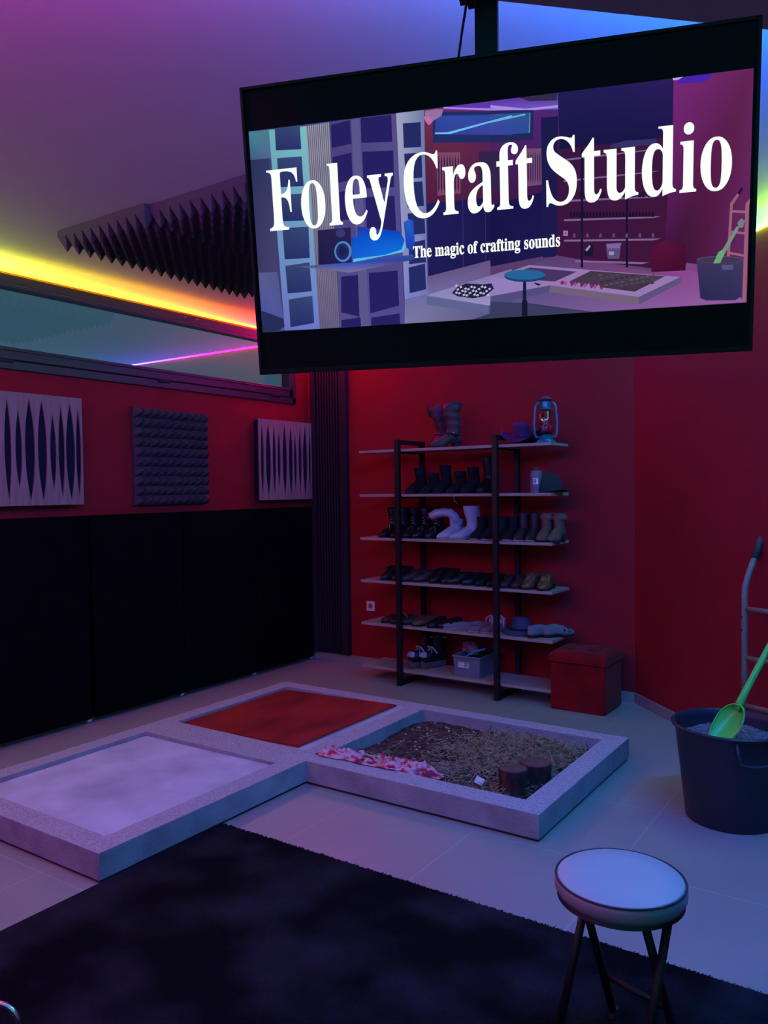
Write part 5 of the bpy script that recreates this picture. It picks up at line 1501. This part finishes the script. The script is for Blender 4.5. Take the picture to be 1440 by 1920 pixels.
([(-3867,-25),(-3077,-28),(-3090,-838),(-3892,-799)],[(38,32,72),(40,32,78),(34,30,90),(30,26,66)]),
([(-3079,-560),(-3087,-610),(-3105,-658),(-3132,-700),(-3167,-734),(-3208,-758),(-3253,-772),(-3300,-774),(-3346,-765),(-3389,-745),(-3427,-714),(-3458,-675),(-3480,-629),(-3493,-579),(-3495,-527),(-3487,-476),(-3469,-428),(-3441,-387),(-3406,-353),(-3365,-329),(-3320,-315),(-3274,-313),(-3228,-323),(-3185,-343),(-3147,-374),(-3116,-413),(-3094,-458),(-3082,-508)],[(75,130,190)]),
([(-3139,-555),(-3145,-595),(-3159,-633),(-3180,-667),(-3206,-694),(-3237,-713),(-3271,-725),(-3307,-727),(-3341,-719),(-3374,-703),(-3402,-679),(-3426,-648),(-3443,-611),(-3452,-571),(-3453,-530),(-3447,-490),(-3433,-452),(-3412,-418),(-3386,-391),(-3355,-372),(-3321,-361),(-3285,-359),(-3251,-367),(-3218,-383),(-3190,-407),(-3167,-438),(-3150,-474),(-3141,-514)],[(34,40,100)]),
([(-3222,-548),(-3225,-571),(-3233,-592),(-3244,-611),(-3258,-626),(-3274,-637),(-3292,-643),(-3311,-644),(-3330,-640),(-3347,-631),(-3362,-618),(-3374,-601),(-3383,-580),(-3388,-558),(-3389,-535),(-3385,-513),(-3378,-491),(-3367,-473),(-3352,-458),(-3336,-447),(-3318,-441),(-3299,-439),(-3281,-443),(-3264,-452),(-3249,-466),(-3237,-483),(-3228,-503),(-3223,-525)],[(26,30,80)]),
([(-3213,-144),(-3217,-164),(-3226,-183),(-3240,-200),(-3259,-213),(-3280,-222),(-3304,-227),(-3329,-228),(-3353,-223),(-3376,-214),(-3397,-202),(-3413,-185),(-3426,-166),(-3433,-146),(-3434,-125),(-3430,-105),(-3421,-85),(-3407,-69),(-3388,-56),(-3367,-46),(-3343,-41),(-3318,-41),(-3294,-46),(-3271,-54),(-3250,-67),(-3234,-83),(-3222,-102),(-3215,-123)],[(55,55,115)]),
([(-3077,-261),(-2929,-252),(-2916,-20),(-1930,-209),(-1827,-406),(-1861,-676),(-3051,-798)],[(10,70,190),(10,80,200),(40,50,150),(10,70,190),(0,90,210),(20,110,220),(20,100,215)]),
([(-3047,-725),(-2313,-696),(-1903,-610),(-1828,-427),(-1819,-532),(-1860,-664),(-3051,-798)],[(90,190,225)]),
([(-4415,-795),(-3051,-798),(-1640,-736),(-1622,-851),(-3156,-1027)],[(85,85,130),(20,80,190),(40,80,180),(60,60,130),(120,112,155)]),
([(-1833,-29),(-1719,36),(-1601,-7),(-1594,-487),(-1660,-671),(-1790,-577)],[(35,90,190),(40,100,200),(30,70,180),(30,70,190),(30,60,170),(20,60,170)]),
]
# ------------------------------------------------------------------ ceiling screen
TVC = Vector((-.812, 1.608, 2.153))
ty, tt_ = math.radians(20.604), math.radians(8.343)
rtv = Vector((math.cos(ty), math.sin(ty), 0)); nh = Vector((math.sin(ty), -math.cos(ty), 0))
upv = Vector((0, 0, 1)) * math.cos(tt_) + nh * math.sin(tt_)
nv = rtv.cross(upv)
# local axes: x right, y out of the back, z up
tvm = Matrix((rtv, -nv, upv)).transposed().to_4x4()
tv = empty('television', TVC, 0, 'large flat television hanging from the ceiling, showing large white title lettering', 'television')
tv.rotation_euler = tvm.to_euler()
hw2, hh2 = .555, .3255
MB().box(-hw2, hw2, .002, .030, -hh2, hh2).build('back_shell', M['tv_shell'], tv, bevel=.006)
mb = MB().box(-hw2, hw2, -.006, .004, -hh2, -hh2 + .012).box(-hw2, hw2, -.006, .004, hh2 - .008, hh2).box(-hw2, -hw2 + .008, -.006, .004, -hh2, hh2).box(hw2 - .008, hw2, -.006, .004, -hh2, hh2)
mb.build('bezel', M['tv_shell'], tv, bevel=.0015)
MB().box(-.22, .22, .030, .060, -.16, .16).build('electronics_housing', M['tv_shell'], tv, bevel=.01)
scr = MB().box(-hw2 + .008, hw2 - .008, -.001, .002, -hh2 + .012, hh2 - .008).build('screen', M['tv_black'], tv)
mb = MB(); cols = []
base = [([(-5410, 2300), (-2500, 2300), (0, 2300), (2500, 2300), (5415, 2300), (5415, -2250), (2500, -2250), (0, -2250), (-2500, -2250), (-5410, -2250)],
         [(60, 70, 120), (60, 60, 120), (50, 40, 100), (40, 28, 80), (90, 35, 90), (110, 70, 120), (100, 70, 110), (90, 80, 130), (70, 60, 120), (60, 60, 110)])]
for li, (pts, cs) in enumerate(base + PIC):
    y_ = -.0012 - li * .000012
    mb.add([(a / 10000, y_, b / 10000) for a, b in pts], [tuple(range(len(pts)))])
    if len(cs) == 1: cs = list(cs) * len(pts)
    cols += list(cs)
me = bpy.data.meshes.new('screen_picture'); me.from_pydata(mb.v, [], mb.f)
ca = me.color_attributes.new('Col', 'FLOAT_COLOR', 'POINT')
for i, c in enumerate(cols): ca.data[i].color = (*lin(c), 1)
me.materials.append(emis('screen_light', 1.0))
po = bpy.data.objects.new('screen_picture', me); link(po, scr)


def serif(s):
    o = ''
    for ch in s:
        if 'A' <= ch <= 'Z': o += chr(0x1D400 + ord(ch) - 65)
        elif 'a' <= ch <= 'z': o += chr(0x1D41A + ord(ch) - 97)
        else: o += ch
    return o


tm = emis('screen_lettering', 1.05, False, (.93, 1.0, .93))


def text(s, x0, x1, z0, hcap, depth, name, offset=0.0):
    cu = bpy.data.curves.new(name, 'FONT'); cu.body = serif(s); cu.offset = offset; cu.resolution_u = 6
    o = bpy.data.objects.new(name + '_tmp', cu); COL.objects.link(o)
    bpy.context.view_layer.update()
    me = bpy.data.meshes.new_from_object(o.evaluated_get(bpy.context.evaluated_depsgraph_get()))
    bpy.data.objects.remove(o)
    xs_ = [v.co.x for v in me.vertices]; mnx, mxx = min(xs_), max(xs_)
    for v in me.vertices:
        y_ = v.co.y; q_ = .47
        y_ = y_ * (.515 / q_) if 0 < y_ <= q_ else (.515 + (y_ - q_) * (.676 - .515) / (.676 - q_) if y_ > q_ else y_)
        v.co = ((v.co.x - mnx) / (mxx - mnx) * (x1 - x0) + x0, depth, y_ * hcap / .676 + z0)
    me.materials.clear(); me.materials.append(tm)
    r = bpy.data.objects.new(name, me); link(r, scr)
    return r


text('Foley', -.503, -.203, .005, .134, -.0056, 'title_word', .0)
text('Craft', -.179, .107, .005, .134, -.0056, 'title_word', .0)
text('Studio', .133, .505, .005, .134, -.0056, 'title_word', .0)
text('The magic of crafting sounds', -.164, .161, -.0815, .0245, -.0056, 'subtitle_line', .012)

# mount: pole, arm, plate
mt_ = empty('ceiling_mount', (-.850, 1.700, BEAM_Z), 0, 'black square ceiling pole that carries the television', 'ceiling mount')
mb = MB()
c_, s_ = math.cos(ty), math.sin(ty)


def sq(hx, hy, z0, z1, ox_=0, oy_=0):
    return MB().rings([[(ox_ + c_ * x_ - s_ * y_, oy_ + s_ * x_ + c_ * y_, zz) for x_, y_ in ((-hx, -hy), (hx, -hy), (hx, hy), (-hx, hy))] for zz in (z0, z1)])


sq(.026, .020, -.56, 0).build('pole', M['black_metal'], mt_, bevel=.003)
sq(.07, .07, -.008, -.0005).build('ceiling_plate', M['black_metal'], mt_)
pz = -.56
sq(.05, .016, pz - .06, pz + .10, .0, .0).build('tilt_bracket', M['black_metal'], mt_)
MB().tube([(-.030, .0, -.040), (-.045, -.004, -.040)], .012, 14).build('locking_knob', M['black_metal'], mt_, smooth=False)
o = MB().tube([(-.892, 1.688, 2.705), (-.894, 1.686, 2.68), (-.905, 1.684, 2.62), (-.918, 1.682, 2.54), (-.926, 1.68, 2.47)], .0032, 8).build('power_cable', M['rubber'], smooth=True)
tag(o, 'thin black cable running down beside the ceiling pole behind the television', 'cable')
